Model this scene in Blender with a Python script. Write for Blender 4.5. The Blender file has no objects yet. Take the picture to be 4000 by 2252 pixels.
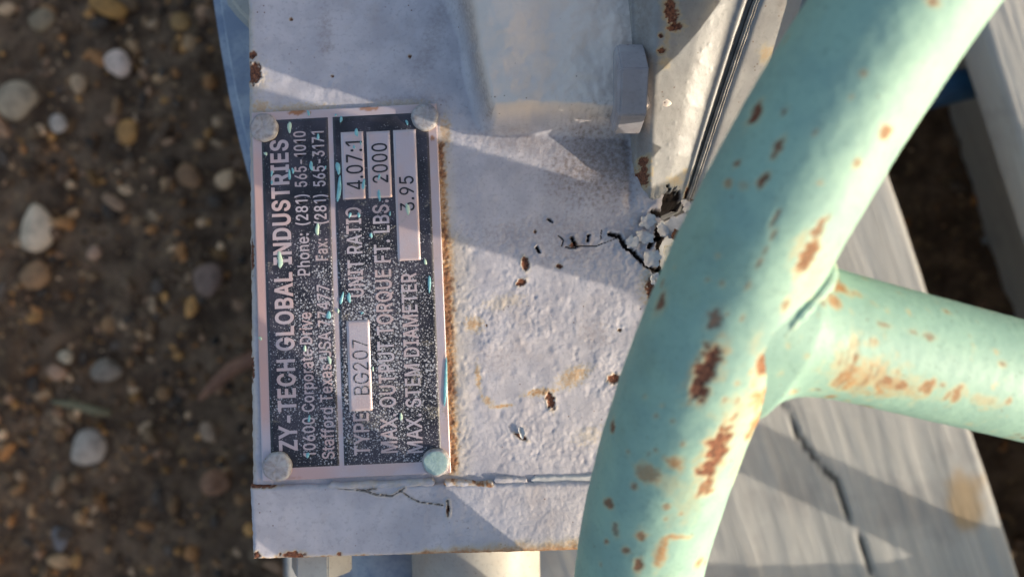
import bpy, bmesh, math, random
import numpy as np
from mathutils import Vector

random.seed(4)
RNG = np.random.default_rng(4)
sc = bpy.context.scene

# ------------------------------------------------------------------ camera, sky, sun, exposure
MM = 0.001
CAM_H = 215.0            # mm from the housing face to the lens
FPX = 3111.0             # focal length in photograph pixels (4000 wide)
SUN_AZ, SUN_EL = -19.3, 15.8

cam_d = bpy.data.cameras.new('camera')
cam = bpy.data.objects.new('camera', cam_d)
sc.collection.objects.link(cam)
cam.location = (0, 0, CAM_H * MM)
cam_d.sensor_width = 36.0
cam_d.lens = 36.0 * FPX / 4000.0
cam_d.clip_start = 0.005
cam_d.clip_end = 200.0
cam_d.dof.use_dof = True
cam_d.dof.focus_distance = (CAM_H - 10) * MM
cam_d.dof.aperture_fstop = 9.5
sc.camera = cam

world = bpy.data.worlds.new('World')
sc.world = world
world.use_nodes = True
wn = world.node_tree
wn.nodes.clear()
sky = wn.nodes.new('ShaderNodeTexSky')
sky.sky_type = 'NISHITA'
sky.sun_disc = False
sky.sun_elevation = math.radians(SUN_EL)
sky.sun_rotation = math.radians(90.0 - SUN_AZ)
sky.air_density = 1.0
sky.dust_density = 4.0
sky.ozone_density = 1.0
bg = wn.nodes.new('ShaderNodeBackground')
bg.inputs['Strength'].default_value = 0.15
wo = wn.nodes.new('ShaderNodeOutputWorld')
wn.links.new(sky.outputs[0], bg.inputs[0])
wn.links.new(bg.outputs[0], wo.inputs[0])

sun_d = bpy.data.lights.new('sun', 'SUN')
sun_d.energy = 2.8
sun_d.angle = math.radians(0.5)
sun_d.color = (1.0, 0.905, 0.76)
sun = bpy.data.objects.new('sun', sun_d)
sc.collection.objects.link(sun)
_a, _e = math.radians(SUN_AZ), math.radians(SUN_EL)
SUN = Vector((math.cos(_a) * math.cos(_e), math.sin(_a) * math.cos(_e), math.sin(_e)))
sun.rotation_euler = SUN.to_track_quat('Z', 'Y').to_euler()
sun.location = SUN * 3

sc.view_settings.view_transform = 'Standard'
sc.view_settings.look = 'None'
sc.view_settings.gamma = 1.0
sc.view_settings.exposure = 1.06
sc.view_settings.use_curve_mapping = False
sc.cycles.use_denoising = True
sc.cycles.max_bounces = 6

# ------------------------------------------------------------------ small helpers
def px(x, y, z=0.0):
    """photograph pixel at height z (mm) -> world mm"""
    k = (CAM_H - z) / FPX
    return np.array([(x - 2000.0) * k, (1126.0 - y) * k, z])


def sstep(a, b, x):
    t = np.clip((x - a) / (b - a), 0, 1)
    return t * t * (3 - 2 * t)


_perm = RNG.permutation(512)
_perm = np.concatenate([_perm, _perm])
_ang = RNG.uniform(0, 2 * np.pi, 512)
_gx, _gy = np.cos(_ang), np.sin(_ang)


def perlin(x, y, seed=0):
    x = np.asarray(x, float) + seed * 17.31
    y = np.asarray(y, float) + seed * 9.77
    xi = np.floor(x).astype(int)
    yi = np.floor(y).astype(int)
    xf, yf = x - xi, y - yi
    u = xf * xf * xf * (xf * (xf * 6 - 15) + 10)
    v = yf * yf * yf * (yf * (yf * 6 - 15) + 10)

    def g(ix, iy, dx, dy):
        h = _perm[(_perm[ix & 511] + iy) & 511]
        return _gx[h] * dx + _gy[h] * dy
    a = g(xi, yi, xf, yf)
    b = g(xi + 1, yi, xf - 1, yf)
    c = g(xi, yi + 1, xf, yf - 1)
    d = g(xi + 1, yi + 1, xf - 1, yf - 1)
    return 1.5 * ((a + (b - a) * u) * (1 - v) + (c + (d - c) * u) * v)


def fbm(x, y, n=4, seed=0, gain=0.5):
    s, a, f = 0, 1.0, 1.0
    for i in range(n):
        s = s + a * perlin(x * f, y * f, seed + i * 3)
        a *= gain
        f *= 2.03
    return s


def spot(X, Y, cx, cy, rx, ry, ang=0.0, rough=0.35, seed=0, scale=1.2):
    """noisy-edged elliptical distance field, 1 on the rim of the spot"""
    c, s = math.cos(ang), math.sin(ang)
    dx, dy = X - cx, Y - cy
    a, b = (dx * c + dy * s) / rx, (-dx * s + dy * c) / ry
    q = np.sqrt(a * a + b * b)
    return q + rough * fbm(X * scale, Y * scale, 3, seed)


def polyline_d(X, Y, pts):
    d = np.full(X.shape, 1e9)
    for (ax, ay), (bx, by) in zip(pts[:-1], pts[1:]):
        vx, vy = bx - ax, by - ay
        t = np.clip(((X - ax) * vx + (Y - ay) * vy) / (vx * vx + vy * vy), 0, 1)
        d = np.minimum(d, np.hypot(X - ax - t * vx, Y - ay - t * vy))
    return d


COL = sc.collection


def mesh_obj(name, verts, faces, mat, parent=None, smooth=True, attrs=None, loose=False):
    me = bpy.data.meshes.new(name)
    verts = np.asarray(verts, float).reshape(-1, 3) * MM
    if isinstance(faces, np.ndarray):
        nf, k = faces.shape
        me.vertices.add(len(verts))
        me.vertices.foreach_set('co', verts.ravel())
        me.loops.add(nf * k)
        me.loops.foreach_set('vertex_index', faces.ravel().astype(np.int32))
        me.polygons.add(nf)
        me.polygons.foreach_set('loop_start', (np.arange(nf) * k).astype(np.int32))
        me.update(calc_edges=True)
    else:
        me.from_pydata([tuple(v) for v in verts], [], faces)
    if attrs:
        for an, av in attrs.items():
            av = np.asarray(av, float)
            if av.ndim >= 2 and av.shape[-1] == 4 and av.size == len(verts) * 4:
                at = me.attributes.new(an, 'FLOAT_COLOR', 'POINT')
                at.data.foreach_set('color', av.ravel())
            else:
                at = me.attributes.new(an, 'FLOAT', 'POINT')
                at.data.foreach_set('value', av.ravel())
    me.polygons.foreach_set('use_smooth', np.full(len(me.polygons), smooth))
    me.validate()
    me.update()
    if mat:
        me.materials.append(mat)
    o = bpy.data.objects.new(name, me)
    COL.objects.link(o)
    if parent is not None:
        attach(o, parent)
    return o


def attach(o, parent):
    o.parent = parent
    base = Vector((0, 0, 0))
    p = parent
    while p is not None:
        base += p.location
        p = p.parent
    o.location = -base


def grid_faces(ny, nx, wrap_x=False, wrap_y=False):
    iy = np.arange(ny if wrap_y else ny - 1)
    ix = np.arange(nx if wrap_x else nx - 1)
    I, J = np.meshgrid(iy, ix, indexing='ij')
    a = I * nx + J
    b = I * nx + (J + 1) % nx
    c = ((I + 1) % ny) * nx + (J + 1) % nx
    d = ((I + 1) % ny) * nx + J
    return np.stack([a, b, c, d], -1).reshape(-1, 4)


def grid_obj(name, X, Y, Z, mat, parent=None, attrs=None, skirt=None, flip=False):
    """heightfield (rows, cols); skirt = z of the foot of the side walls"""
    A = dict(attrs or {})
    if skirt is not None:
        def pad(M, z=None):
            M = np.pad(M, 1, mode='edge')
            if z is not None:
                M[0, :] = z; M[-1, :] = z; M[:, 0] = z; M[:, -1] = z
            return M
        X, Y, Z = pad(X), pad(Y), pad(Z, skirt)
        A = {k: pad(v) for k, v in A.items()}
    ny, nx = X.shape
    f = grid_faces(ny, nx)
    if flip:
        f = f[:, ::-1]
    return mesh_obj(name, np.stack([X, Y, Z], -1), f, mat, parent, True, A)


def thing(name, label, cat, loc=(0, 0, 0), group=None):
    o = bpy.data.objects.new(name, None)
    COL.objects.link(o)
    o.location = Vector(loc) * MM
    o.empty_display_size = 0.01
    tag(o, label, cat, group)
    return o


def tag(o, label, cat, group=None, kind=None):
    if label:
        o['label'] = label
    if cat:
        o['category'] = cat
    if group:
        o['group'] = group
    if kind:
        o['kind'] = kind


def bm_obj(name, bm, mat, parent=None, smooth=False):
    me = bpy.data.meshes.new(name)
    bm.normal_update()
    bm.to_mesh(me)
    bm.free()
    me.transform(__import__('mathutils').Matrix.Scale(MM, 4))
    me.polygons.foreach_set('use_smooth', np.full(len(me.polygons), smooth))
    if mat:
        me.materials.append(mat)
    o = bpy.data.objects.new(name, me)
    COL.objects.link(o)
    if parent is not None:
        attach(o, parent)
    return o


# ------------------------------------------------------------------ materials
class G:
    def __init__(self, name):
        self.m = bpy.data.materials.new(name)
        self.m.use_nodes = True
        self.t = self.m.node_tree
        self.t.nodes.clear()
        self.out = self.t.nodes.new('ShaderNodeOutputMaterial')
        self.b = self.t.nodes.new('ShaderNodeBsdfPrincipled')
        self.t.links.new(self.b.outputs[0], self.out.inputs[0])
        tc = self.t.nodes.new('ShaderNodeTexCoord')
        vm = self.t.nodes.new('ShaderNodeVectorMath')
        vm.operation = 'SCALE'
        vm.inputs['Scale'].default_value = 1000.0
        self.t.links.new(tc.outputs['Object'], vm.inputs[0])
        self.co = vm.outputs[0]

    def set(self, sock, v):
        if isinstance(v, bpy.types.NodeSocket):
            self.t.links.new(v, sock)
        elif isinstance(v, (tuple, list)) and len(v) == 3 and sock.type == 'RGBA':
            sock.default_value = (*v, 1)
        else:
            sock.default_value = v

    def attr(self, name, out='Fac'):
        n = self.t.nodes.new('ShaderNodeAttribute')
        n.attribute_name = name
        return n.outputs[out]

    def math(self, op, a, b=0.0, c=0.0, clamp=False):
        n = self.t.nodes.new('ShaderNodeMath')
        n.operation = op
        n.use_clamp = clamp
        for i, v in enumerate((a, b, c)):
            self.set(n.inputs[i], v)
        return n.outputs[0]

    def ramp(self, v, a, b, lo=0.0, hi=1.0):
        n = self.t.nodes.new('ShaderNodeMapRange')
        n.interpolation_type = 'SMOOTHSTEP'
        self.set(n.inputs[0], v)
        for i, q in zip((1, 2, 3, 4), (a, b, lo, hi)):
            n.inputs[i].default_value = q
        return n.outputs[0]

    def mapping(self, scale=(1, 1, 1), rot=(0, 0, 0), loc=(0, 0, 0)):
        n = self.t.nodes.new('ShaderNodeMapping')
        self.t.links.new(self.co, n.inputs['Vector'])
        n.inputs['Scale'].default_value = scale
        n.inputs['Rotation'].default_value = rot
        n.inputs['Location'].default_value = loc
        return n.outputs[0]

    def noise(self, scale, detail=3, rough=0.55, vec=None, distort=0.0):
        n = self.t.nodes.new('ShaderNodeTexNoise')
        self.t.links.new(vec or self.co, n.inputs['Vector'])
        n.inputs['Scale'].default_value = scale
        n.inputs['Detail'].default_value = detail
        n.inputs['Roughness'].default_value = rough
        n.inputs['Distortion'].default_value = distort
        return n.outputs['Fac']

    def voronoi(self, scale, vec=None, feature='F1', out='Distance', rnd=1.0):
        n = self.t.nodes.new('ShaderNodeTexVoronoi')
        n.feature = feature
        self.t.links.new(vec or self.co, n.inputs['Vector'])
        n.inputs['Scale'].default_value = scale
        n.inputs['Randomness'].default_value = rnd
        return n.outputs[out]

    def mix(self, f, a, b):
        n = self.t.nodes.new('ShaderNodeMix')
        n.data_type = 'RGBA'
        self.set(n.inputs[0], f)
        self.set(n.inputs[6], a)
        self.set(n.inputs[7], b)
        return n.outputs[2]

    def bump(self, h, dist, strength=1.0, normal=None):
        n = self.t.nodes.new('ShaderNodeBump')
        n.inputs['Strength'].default_value = strength
        n.inputs['Distance'].default_value = dist * MM
        self.t.links.new(h, n.inputs['Height'])
        if normal:
            self.t.links.new(normal, n.inputs['Normal'])
        return n.outputs[0]

    def done(self, color, rough=0.5, normal=None, metallic=0.0, spec=0.5):
        self.set(self.b.inputs['Base Color'], color)
        self.set(self.b.inputs['Roughness'], rough)
        self.set(self.b.inputs['Metallic'], metallic)
        self.b.inputs['Specular IOR Level'].default_value = spec
        if normal:
            self.t.links.new(normal, self.b.inputs['Normal'])
        return self.m


def worn_paint(name, col, col2, rough=0.5, bump=0.05, bscale=1.1, specks=0.0):
    g = G(name)
    n1 = g.noise(0.12, 4)
    n2 = g.noise(0.9, 4)
    c = g.mix(g.ramp(n1, 0.35, 0.65), col, col2)
    c = g.mix(g.ramp(n2, 0.5, 0.75, 0, 0.5), c, tuple(q * 0.74 for q in col2))
    n3 = g.noise(0.035, 5, 0.7)
    c = g.mix(g.ramp(n3, 0.52, 0.72, 0, 0.4), c, tuple(q * w for q, w in zip(col2, (0.92, 0.80, 0.66))))
    c = g.mix(g.attr('pale'), c, (0.72, 0.60, 0.50))  # bounce light on the raised case, put into the paint colour
    # thin grime, and the painted shade of the case slope, held in the attribute
    grime_shade = g.math('MULTIPLY', g.attr('dirt_shade'), g.ramp(g.noise(0.8, 5, 0.7), 0.3, 0.65, 0.25, 1.0))
    c = g.mix(grime_shade, c, (0.15, 0.10, 0.075))
    # tiny rust specks and pits
    v = g.voronoi(0.42)
    dots = g.math('MULTIPLY', g.ramp(v, 0.05, 0.13, 1, 0), g.ramp(g.noise(0.08, 2), 0.5, 0.62))
    c = g.mix(g.math('MULTIPLY', dots, 0.7), c, (0.12, 0.055, 0.03))
    if specks:
        vs = g.voronoi(1.15, vec=g.mapping((1.0, 0.5, 0.8)))
        sp = g.math('MULTIPLY', g.ramp(vs, 0.10, 0.24, 1, 0), g.ramp(g.noise(0.5, 2), 0.48, 0.6))
        c = g.mix(g.math('MULTIPLY', sp, specks), c, tuple(q * 0.35 for q in col2))
    halo = g.math('MULTIPLY', g.attr('halo'), g.ramp(g.noise(1.6, 4), 0.2, 0.6, 0.55, 1.0))
    hc = g.mix(halo, (0.56, 0.46, 0.22), (0.40, 0.19, 0.06))
    c = g.mix(halo, c, hc)
    rust = g.attr('rust')
    rc = g.mix(g.ramp(g.noise(1.3, 5, 0.7), 0.3, 0.7), (0.045, 0.018, 0.014), (0.27, 0.105, 0.055))
    c = g.mix(rust, c, rc)
    c = g.mix(g.attr('hole'), c, (0.018, 0.012, 0.010))
    c = g.mix(g.attr('teal'), c, (0.25, 0.52, 0.47))
    h1 = g.noise(bscale, 4, 0.6)
    h2 = g.noise(bscale * 3.1, 3, 0.6)
    hh = g.math('ADD', h1, g.math('MULTIPLY', h2, 0.35))
    nb = g.bump(hh, bump)
    rr = g.math('MULTIPLY_ADD', g.math('MAXIMUM', rust, g.attr('hole')), 0.92 - rough, rough)
    return g.done(c, rr, nb, 0.0, 0.3)


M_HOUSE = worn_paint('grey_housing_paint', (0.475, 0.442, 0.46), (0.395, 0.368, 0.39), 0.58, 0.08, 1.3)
M_COVER = worn_paint('pale_grey_cover_paint', (0.31, 0.30, 0.285), (0.26, 0.25, 0.24), 0.42, 0.04, 0.5)
M_WHEEL = worn_paint('mint_green_paint', (0.265, 0.415, 0.325), (0.22, 0.355, 0.295), 0.6, 0.06, 1.2, 0.3)
M_SPOKE = worn_paint('mint_green_spoke_paint', (0.265, 0.415, 0.325), (0.23, 0.37, 0.30), 0.55, 0.06, 1.4, 0.65)
M_CREAM = worn_paint('cream_pipe_paint', (0.42, 0.40, 0.35), (0.37, 0.35, 0.31), 0.5, 0.02, 0.3)
M_BLUEGREY = worn_paint('blue_grey_flange_paint', (0.38, 0.41, 0.45), (0.24, 0.28, 0.35), 0.3, 0.05, 0.15)
M_BOLT = worn_paint('dull_bolt_paint', (0.36, 0.335, 0.345), (0.28, 0.26, 0.275), 0.5, 0.04, 0.8)
M_RIVET = worn_paint('painted_rivet', (0.42, 0.40, 0.385), (0.32, 0.30, 0.31), 0.45, 0.10, 0.9)


def plate_material(name, col, rough, metallic, dot_col, dot_amount, alt=None):
    g = G(name)
    c = col
    if alt:
        c = g.mix(g.ramp(g.noise(0.07, 3), 0.4, 0.6), col, alt)
    # overspray: fine pale dots, dense over the lower middle of the plate
    n = g.t.nodes.new('ShaderNodeVectorMath')
    n.operation = 'SUBTRACT'
    g.t.links.new(g.co, n.inputs[0])
    p = px(1420, 1420)
    n.inputs[1].default_value = (p[0], p[1], 0)
    n2 = g.t.nodes.new('ShaderNodeVectorMath')
    n2.operation = 'MULTIPLY'
    g.t.links.new(n.outputs[0], n2.inputs[0])
    n2.inputs[1].default_value = (1 / 26, 1 / 40, 0)
    n3 = g.t.nodes.new('ShaderNodeVectorMath')
    n3.operation = 'LENGTH'
    g.t.links.new(n2.outputs[0], n3.inputs[0])
    dens = g.math('ADD', g.ramp(n3.outputs['Value'], 0.35, 1.4, 0.42, 0.16), g.math('MULTIPLY', g.math('SUBTRACT', g.noise(0.12, 3), 0.5), 0.5))
    v1 = g.voronoi(1.35, rnd=1.0)
    v2 = g.voronoi(2.6, rnd=1.0)
    w1 = g.voronoi(1.35, out='Color')
    d1 = g.ramp(g.math('SUBTRACT', g.math('MULTIPLY', dens, 0.95), v1), -0.02, 0.10)
    d2 = g.ramp(g.math('SUBTRACT', g.math('MULTIPLY', dens, 0.85), v2), -0.02, 0.10)
    d = g.math('MULTIPLY', g.math('MAXIMUM', d1, g.math('MULTIPLY', d2, 0.8)), dot_amount, clamp=True)
    c = g.mix(d, c, dot_col)
    # dried mud smears
    sm = g.math('MULTIPLY', g.ramp(g.noise(0.09, 4, 0.6, distort=1.5), 0.60, 0.70), g.ramp(g.noise(2.0, 3), 0.45, 0.6))
    c = g.mix(g.math('MULTIPLY', sm, 0.55), c, (0.36, 0.31, 0.24))
    c = g.mix(g.attr('pink'), c, (0.62, 0.36, 0.30))  # warm reflection on the plate border, painted in as pink
    halo = g.attr('halo')
    c = g.mix(halo, c, (0.36, 0.15, 0.06))
    nb = g.bump(g.math('ADD', d, g.math('MULTIPLY', g.noise(2.2, 3), 0.5)), 0.06)
    return g.done(c, g.math('MULTIPLY_ADD', d, 0.3, rough), nb, metallic, 0.5)


M_ALU = plate_material('plate_aluminium', (0.52, 0.44, 0.46), 0.42, 0.35, (0.60, 0.58, 0.58), 0.18, (0.55, 0.41, 0.39))
M_ALUP = plate_material('plate_letters_pink_reflection', (0.60, 0.42, 0.39), 0.45, 0.3, (0.60, 0.58, 0.58), 0.15, (0.52, 0.42, 0.43))  # pink reflection on the letters is put into their colour
M_BLACK = plate_material('plate_black_enamel', (0.012, 0.011, 0.016), 0.4, 0.0, (0.40, 0.39, 0.42), 0.9, (0.042, 0.037, 0.050))
M_INK = plate_material('stamped_black', (0.016, 0.015, 0.018), 0.5, 0.0, (0.40, 0.38, 0.40), 0.5)


def simple(name, col, col2, rough, nscale, bump, metallic=0.0, detail=4):
    g = G(name)
    n = g.noise(nscale, detail)
    c = g.mix(g.ramp(n, 0.35, 0.65), col, col2)
    return g.done(c, rough, g.bump(g.noise(nscale * 4, 4), bump), metallic)


M_TEAL = simple('teal_paint_drip', (0.22, 0.47, 0.48), (0.16, 0.36, 0.40), 0.35, 0.8, 0.03)
M_TEALP = simple('pale_green_paint_drip', (0.48, 0.58, 0.42), (0.38, 0.52, 0.42), 0.45, 0.8, 0.03)
M_FLAKE = simple('paint_flake_grey', (0.44, 0.43, 0.43), (0.36, 0.35, 0.36), 0.55, 0.5, 0.08)
M_FLAKEC = simple('paint_flake_cream', (0.58, 0.54, 0.44), (0.40, 0.36, 0.28), 0.5, 0.4, 0.08)
M_RUSTB = simple('rust_scale', (0.22, 0.085, 0.035), (0.07, 0.028, 0.018), 0.9, 0.9, 0.2)
M_CAULK = simple('cracked_sealant', (0.52, 0.50, 0.48), (0.46, 0.44, 0.43), 0.6, 0.25, 0.04)
M_GASKET = simple('gasket_grey', (0.36, 0.33, 0.29), (0.24, 0.21, 0.18), 0.7, 0.4, 0.06)
M_GASKETD = simple('gasket_dark', (0.30, 0.27, 0.24), (0.20, 0.18, 0.155), 0.8, 0.4, 0.06)
M_TWIG = simple('dead_twig', (0.26, 0.115, 0.06), (0.18, 0.075, 0.04), 0.8, 0.1, 0.2)
M_STRAW = simple('dry_straw', (0.20, 0.16, 0.08), (0.15, 0.12, 0.06), 0.8, 0.1, 0.1)
M_BLUE = simple('dark_blue_plastic', (0.02, 0.07, 0.13), (0.015, 0.045, 0.09), 0.5, 0.05, 0.1)


def soil_material():
    g = G('dark_silty_soil')
    n = g.noise(0.035, 6, 0.65)
    c = g.mix(g.ramp(n, 0.35, 0.7), (0.095, 0.055, 0.032), (0.285, 0.172, 0.10))
    c = g.mix(g.ramp(g.noise(0.11, 5, 0.7), 0.5, 0.75), c, (0.36, 0.22, 0.11))
    c = g.mix(g.ramp(g.noise(0.3, 4, 0.7), 0.55, 0.75), c, (0.045, 0.028, 0.018))
    return g.done(c, 0.9, g.bump(g.noise(0.35, 6, 0.75), 3.0), 0, 0.2)


def stone_material(name='pebble_stone', col=None):
    g = G(name)
    base = g.attr('col', 'Color') if col is None else col
    n = g.noise(0.12, 5, 0.6)
    dark = g.mix(0.45, base, (0.03, 0.02, 0.015))
    c = g.mix(g.ramp(n, 0.3, 0.6), dark, base)
    return g.done(c, 0.75, g.bump(g.noise(0.4, 4), 0.5), 0, 0.3)


def wood_material():
    g = G('weathered_grey_wood')
    a = WOOD_ANG
    v = g.mapping((1, 1, 1), (0, 0, a))
    st = g.t.nodes.new('ShaderNodeMapping')
    g.t.links.new(v, st.inputs['Vector'])
    st.inputs['Scale'].default_value = (1.0, 0.05, 1.0)
    s = st.outputs[0]
    n1 = g.noise(0.25, 5, 0.65, vec=s, distort=0.15)
    n2 = g.noise(0.9, 4, 0.6, vec=s)
    n3 = g.noise(0.02, 4, 0.6)
    c = g.mix(g.ramp(n1, 0.35, 0.68), (0.335, 0.32, 0.295), (0.375, 0.36, 0.335))
    c = g.mix(g.ramp(n2, 0.6, 0.85, 0, 0.35), c, (0.20, 0.19, 0.175))
    c = g.mix(g.ramp(n3, 0.5, 0.66, 0, 0.7), c, (0.26, 0.245, 0.23))
    c = g.mix(g.ramp(g.noise(0.06, 5, 0.7), 0.55, 0.75, 0, 0.6), c, (0.43, 0.41, 0.38))
    c = g.mix(g.attr('halo'), c, (0.33, 0.21, 0.09))
    c = g.mix(g.attr('hole'), c, (0.03, 0.028, 0.025))
    hh = g.math('ADD', g.math('MULTIPLY', n2, 0.6), n1)
    return g.done(c, 0.8, g.bump(hh, 0.7), 0, 0.3)


# ------------------------------------------------------------------ ground and gravel (far below the machine)
GZ = -345.0
BZ = -185.0                     # deck of the timber skid
WOOD_ANG = math.radians(-18.0)  # grain, from the vertical of the picture

ny, nx = 240, 300
gx = np.concatenate([[-60000, -20000, -6000, -2000], np.linspace(-620, 620, nx - 8), [2000, 6000, 20000, 60000]])
gy = np.concatenate([[-60000, -20000, -6000, -2000], np.linspace(-520, 520, ny - 8), [2000, 6000, 20000, 60000]])
X, Y = np.meshgrid(gx, gy)
near = (np.abs(X) < 700) & (np.abs(Y) < 600)
Z = GZ + np.where(near, 5 * fbm(X / 70, Y / 70, 4, 2) + 3.0 * fbm(X / 14, Y / 14, 3, 5), 0)
gr = grid_obj('ground', X, Y, Z, soil_material())
tag(gr, 'dark brown silty soil with gravel', None, None, 'structure')
M_STONE = stone_material()


def ico(sub=2):
    bm = bmesh.new()
    bmesh.ops.create_icosphere(bm, subdivisions=sub, radius=1.0)
    v = np.array([q.co[:] for q in bm.verts])
    f = np.array([[q.index for q in p.verts] for p in bm.faces])
    bm.free()
    return v, f


def pebble_shape(v, rng, amt=0.25):
    d = np.ones(len(v))
    for _ in range(5):
        n = rng.normal(size=3)
        n /= np.linalg.norm(n)
        d -= amt * np.clip(v @ n - rng.uniform(0.35, 0.8), 0, 1) * 1.3
    return v * d[:, None]


IV, IF = ico(2)
PAL = [(0.20, 0.145, 0.095), (0.125, 0.08, 0.045), (0.24, 0.145, 0.06), (0.075, 0.055, 0.04), (0.055, 0.048, 0.045), (0.16, 0.11, 0.08), (0.28, 0.22, 0.165), (0.20, 0.11, 0.05)]
vv, ff, cc = [], [], []
off = 0
SV, SF = ico(1)
for i in range(4600):
    small = i >= 2300
    if i % 7:
        x, y = RNG.uniform(-400, -125), RNG.uniform(-235, 235)
    else:
        x, y = RNG.uniform(180, 440), RNG.uniform(-230, 250)
    r = float(RNG.uniform(0.6, 2.0)) if small else float(np.clip(RNG.lognormal(0.9, 0.5), 1.2, 7.5))
    bare = perlin(x / 60, y / 60, 8)
    if not small and r < 5 and bare > 0.12 and RNG.uniform() < 0.75:
        continue
    BV_, BF_ = (SV, SF) if small else (IV, IF)
    s = pebble_shape(BV_, RNG, 0.5) * np.array([r * RNG.uniform(0.8, 1.6), r * RNG.uniform(0.6, 1.1), r * RNG.uniform(0.45, 0.8)])
    a = RNG.uniform(0, 6.28)
    R = np.array([[math.cos(a), -math.sin(a), 0], [math.sin(a), math.cos(a), 0], [0, 0, 1]])
    z = GZ + 5 * fbm(np.array(x / 70), np.array(y / 70), 4, 2) + 2.0 * fbm(np.array(x / 14), np.array(y / 14), 3, 5) + r * RNG.uniform(-0.2, 0.4)
    vv.append(s @ R.T + np.array([x, y, z]))
    ff.append(BF_ + off)
    off += len(BV_)
    c = np.array(PAL[RNG.integers(len(PAL))]) * (RNG.uniform(0.25, 2.4) if small else RNG.uniform(0.4, 2.6)) * np.array([1.12, 0.87, 0.63])
    cc.append(np.tile(np.append(c, 1), (len(BV_), 1)))
gv = mesh_obj('gravel', np.concatenate(vv), np.concatenate(ff), M_STONE, None, True, {'col': np.concatenate(cc)})
tag(gv, 'small brown and grey gravel bedded in dark soil', 'gravel', None, 'stuff')

# the stones that stand out
STONES = [  # px, py, semi x, semi y (photograph px), turn, colour, label
    (128, 883, 72, 100, 0.0, (0.50, 0.42, 0.34), 'pale cream egg-shaped pebble near the left edge of the gravel'),
    (450, 243, 52, 58, 0.4, (0.52, 0.43, 0.40), 'bright pinkish white pebble, topmost of the bright stones'),
    (330, 1745, 78, 80, 0.7, (0.33, 0.30, 0.285), 'large pale grey angular stone low in the gravel'),
    (60, 390, 85, 75, 0.2, (0.30, 0.255, 0.20), 'big tan stone cut off by the left edge'),
    (495, 510, 44, 56, -0.4, (0.36, 0.20, 0.075), 'orange ochre pebble below the pinkish white pebble'),
    (130, 1070, 62, 58, 0.5, (0.25, 0.155, 0.09), 'round brown pebble just below the cream egg-shaped pebble'),
    (840, 1890, 62, 58, 0.1, (0.23, 0.13, 0.085), 'reddish brown round pebble beside the machine base'),
    (218, 480, 34, 40, 0.3, (0.38, 0.34, 0.32), 'small pale grey pebble right of the big tan stone'),
    (415, 20, 78, 40, -0.3, (0.32, 0.18, 0.06), 'yellow ochre stone at the top edge of the gravel'),
    (410, 1440, 70, 50, 0.2, (0.20, 0.175, 0.155), 'flat grey brown stone above the straw blade'),
    (225, 2110, 36, 52, 0.1, (0.13, 0.13, 0.15), 'bluish grey pebble near the bottom left'),
    (245, 1395, 30, 28, 0.0, (0.38, 0.33, 0.26), 'tiny cream pebble above a pink tan pebble'),
    (212, 1450, 40, 34, -0.6, (0.33, 0.22, 0.16), 'pink tan pebble touching the tiny cream pebble'),
    (700, 78, 42, 38, 0.0, (0.28, 0.18, 0.08), 'ochre pebble near the blue grey flange at the top'),
    (735, 690, 46, 60, 0.5, (0.20, 0.12, 0.07), 'long brown pebble left of the name plate'),
    (430, 790, 55, 30, -0.5, (0.26, 0.175, 0.12), 'narrow tan pebble in the middle of the gravel'),
    (810, 1090, 62, 70, 0.2, (0.17, 0.12, 0.105), 'dull brown stone half hidden by the machine edge'),
    (805, 1690, 32, 44, 0.3, (0.27, 0.20, 0.15), 'beige pebble under the reddish twig'),
    (355, 985, 32, 28, 0.3, (0.36, 0.24, 0.18), 'small pink pebble right of the cream egg-shaped pebble'),
    (155, 70, 52, 46, 0.3, (0.22, 0.18, 0.13), 'olive tan stone near the top left corner'),
]
BV, BF = ico(3)
for i, (x, y, sx, sy, tn, col, lab) in enumerate(STONES):
    p = px(x, y, GZ + 6)
    k = (CAM_H - GZ) / FPX
    rg = np.random.default_rng(100 + i)
    s = pebble_shape(BV, rg, 0.36)
    s = s / np.abs(s).max(0) * np.array([sx * k, sy * k, min(sx, sy) * k * 0.62])
    if i == 0:
        s[:, 0] *= 1 - 0.28 * s[:, 1] / (sy * k)
    c, q = math.cos(tn), math.sin(tn)
    s = s @ np.array([[c, q, 0], [-q, c, 0], [0, 0, 1]])
    o = mesh_obj('pebble', s, BF, stone_material('pebble_stone_' + str(i), tuple(q * w for q, w in zip(col, (1.5, 1.27, 1.02)))))
    o.location = Vector((p[0], p[1], GZ + 2 + min(sx, sy) * k * 0.12)) * MM
    tag(o, lab, 'pebble', 'larger pebbles lying on the soil')


def tube(pts, rad, n=12, caps=True, wob=0.0):
    """swept tube through points; returns verts, faces"""
    pts = np.asarray(pts, float)
    rad = np.broadcast_to(np.asarray(rad, float), (len(pts),))
    T = np.gradient(pts, axis=0)
    T /= np.linalg.norm(T, axis=1)[:, None]
    up = np.array([0, 0, 1.0]) if abs(T[0][2]) < 0.9 else np.array([1.0, 0, 0])
    V = []
    for p, t, r in zip(pts, T, rad):
        a = np.cross(t, up); a /= np.linalg.norm(a)
        b = np.cross(a, t)
        th = np.linspace(0, 2 * np.pi, n, endpoint=False)
        rr = r * (1 + wob * np.sin(3 * th + p[0]))
        V.append(p + (np.cos(th) * rr)[:, None] * a + (np.sin(th) * rr)[:, None] * b)
    m = len(pts)
    V = np.concatenate(V)
    F = [list(q) for q in grid_faces(m, n, wrap_x=True)]
    if caps:
        F.append(list(range(n))[::-1])
        F.append([(m - 1) * n + j for j in range(n)])
    return V, F


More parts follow.
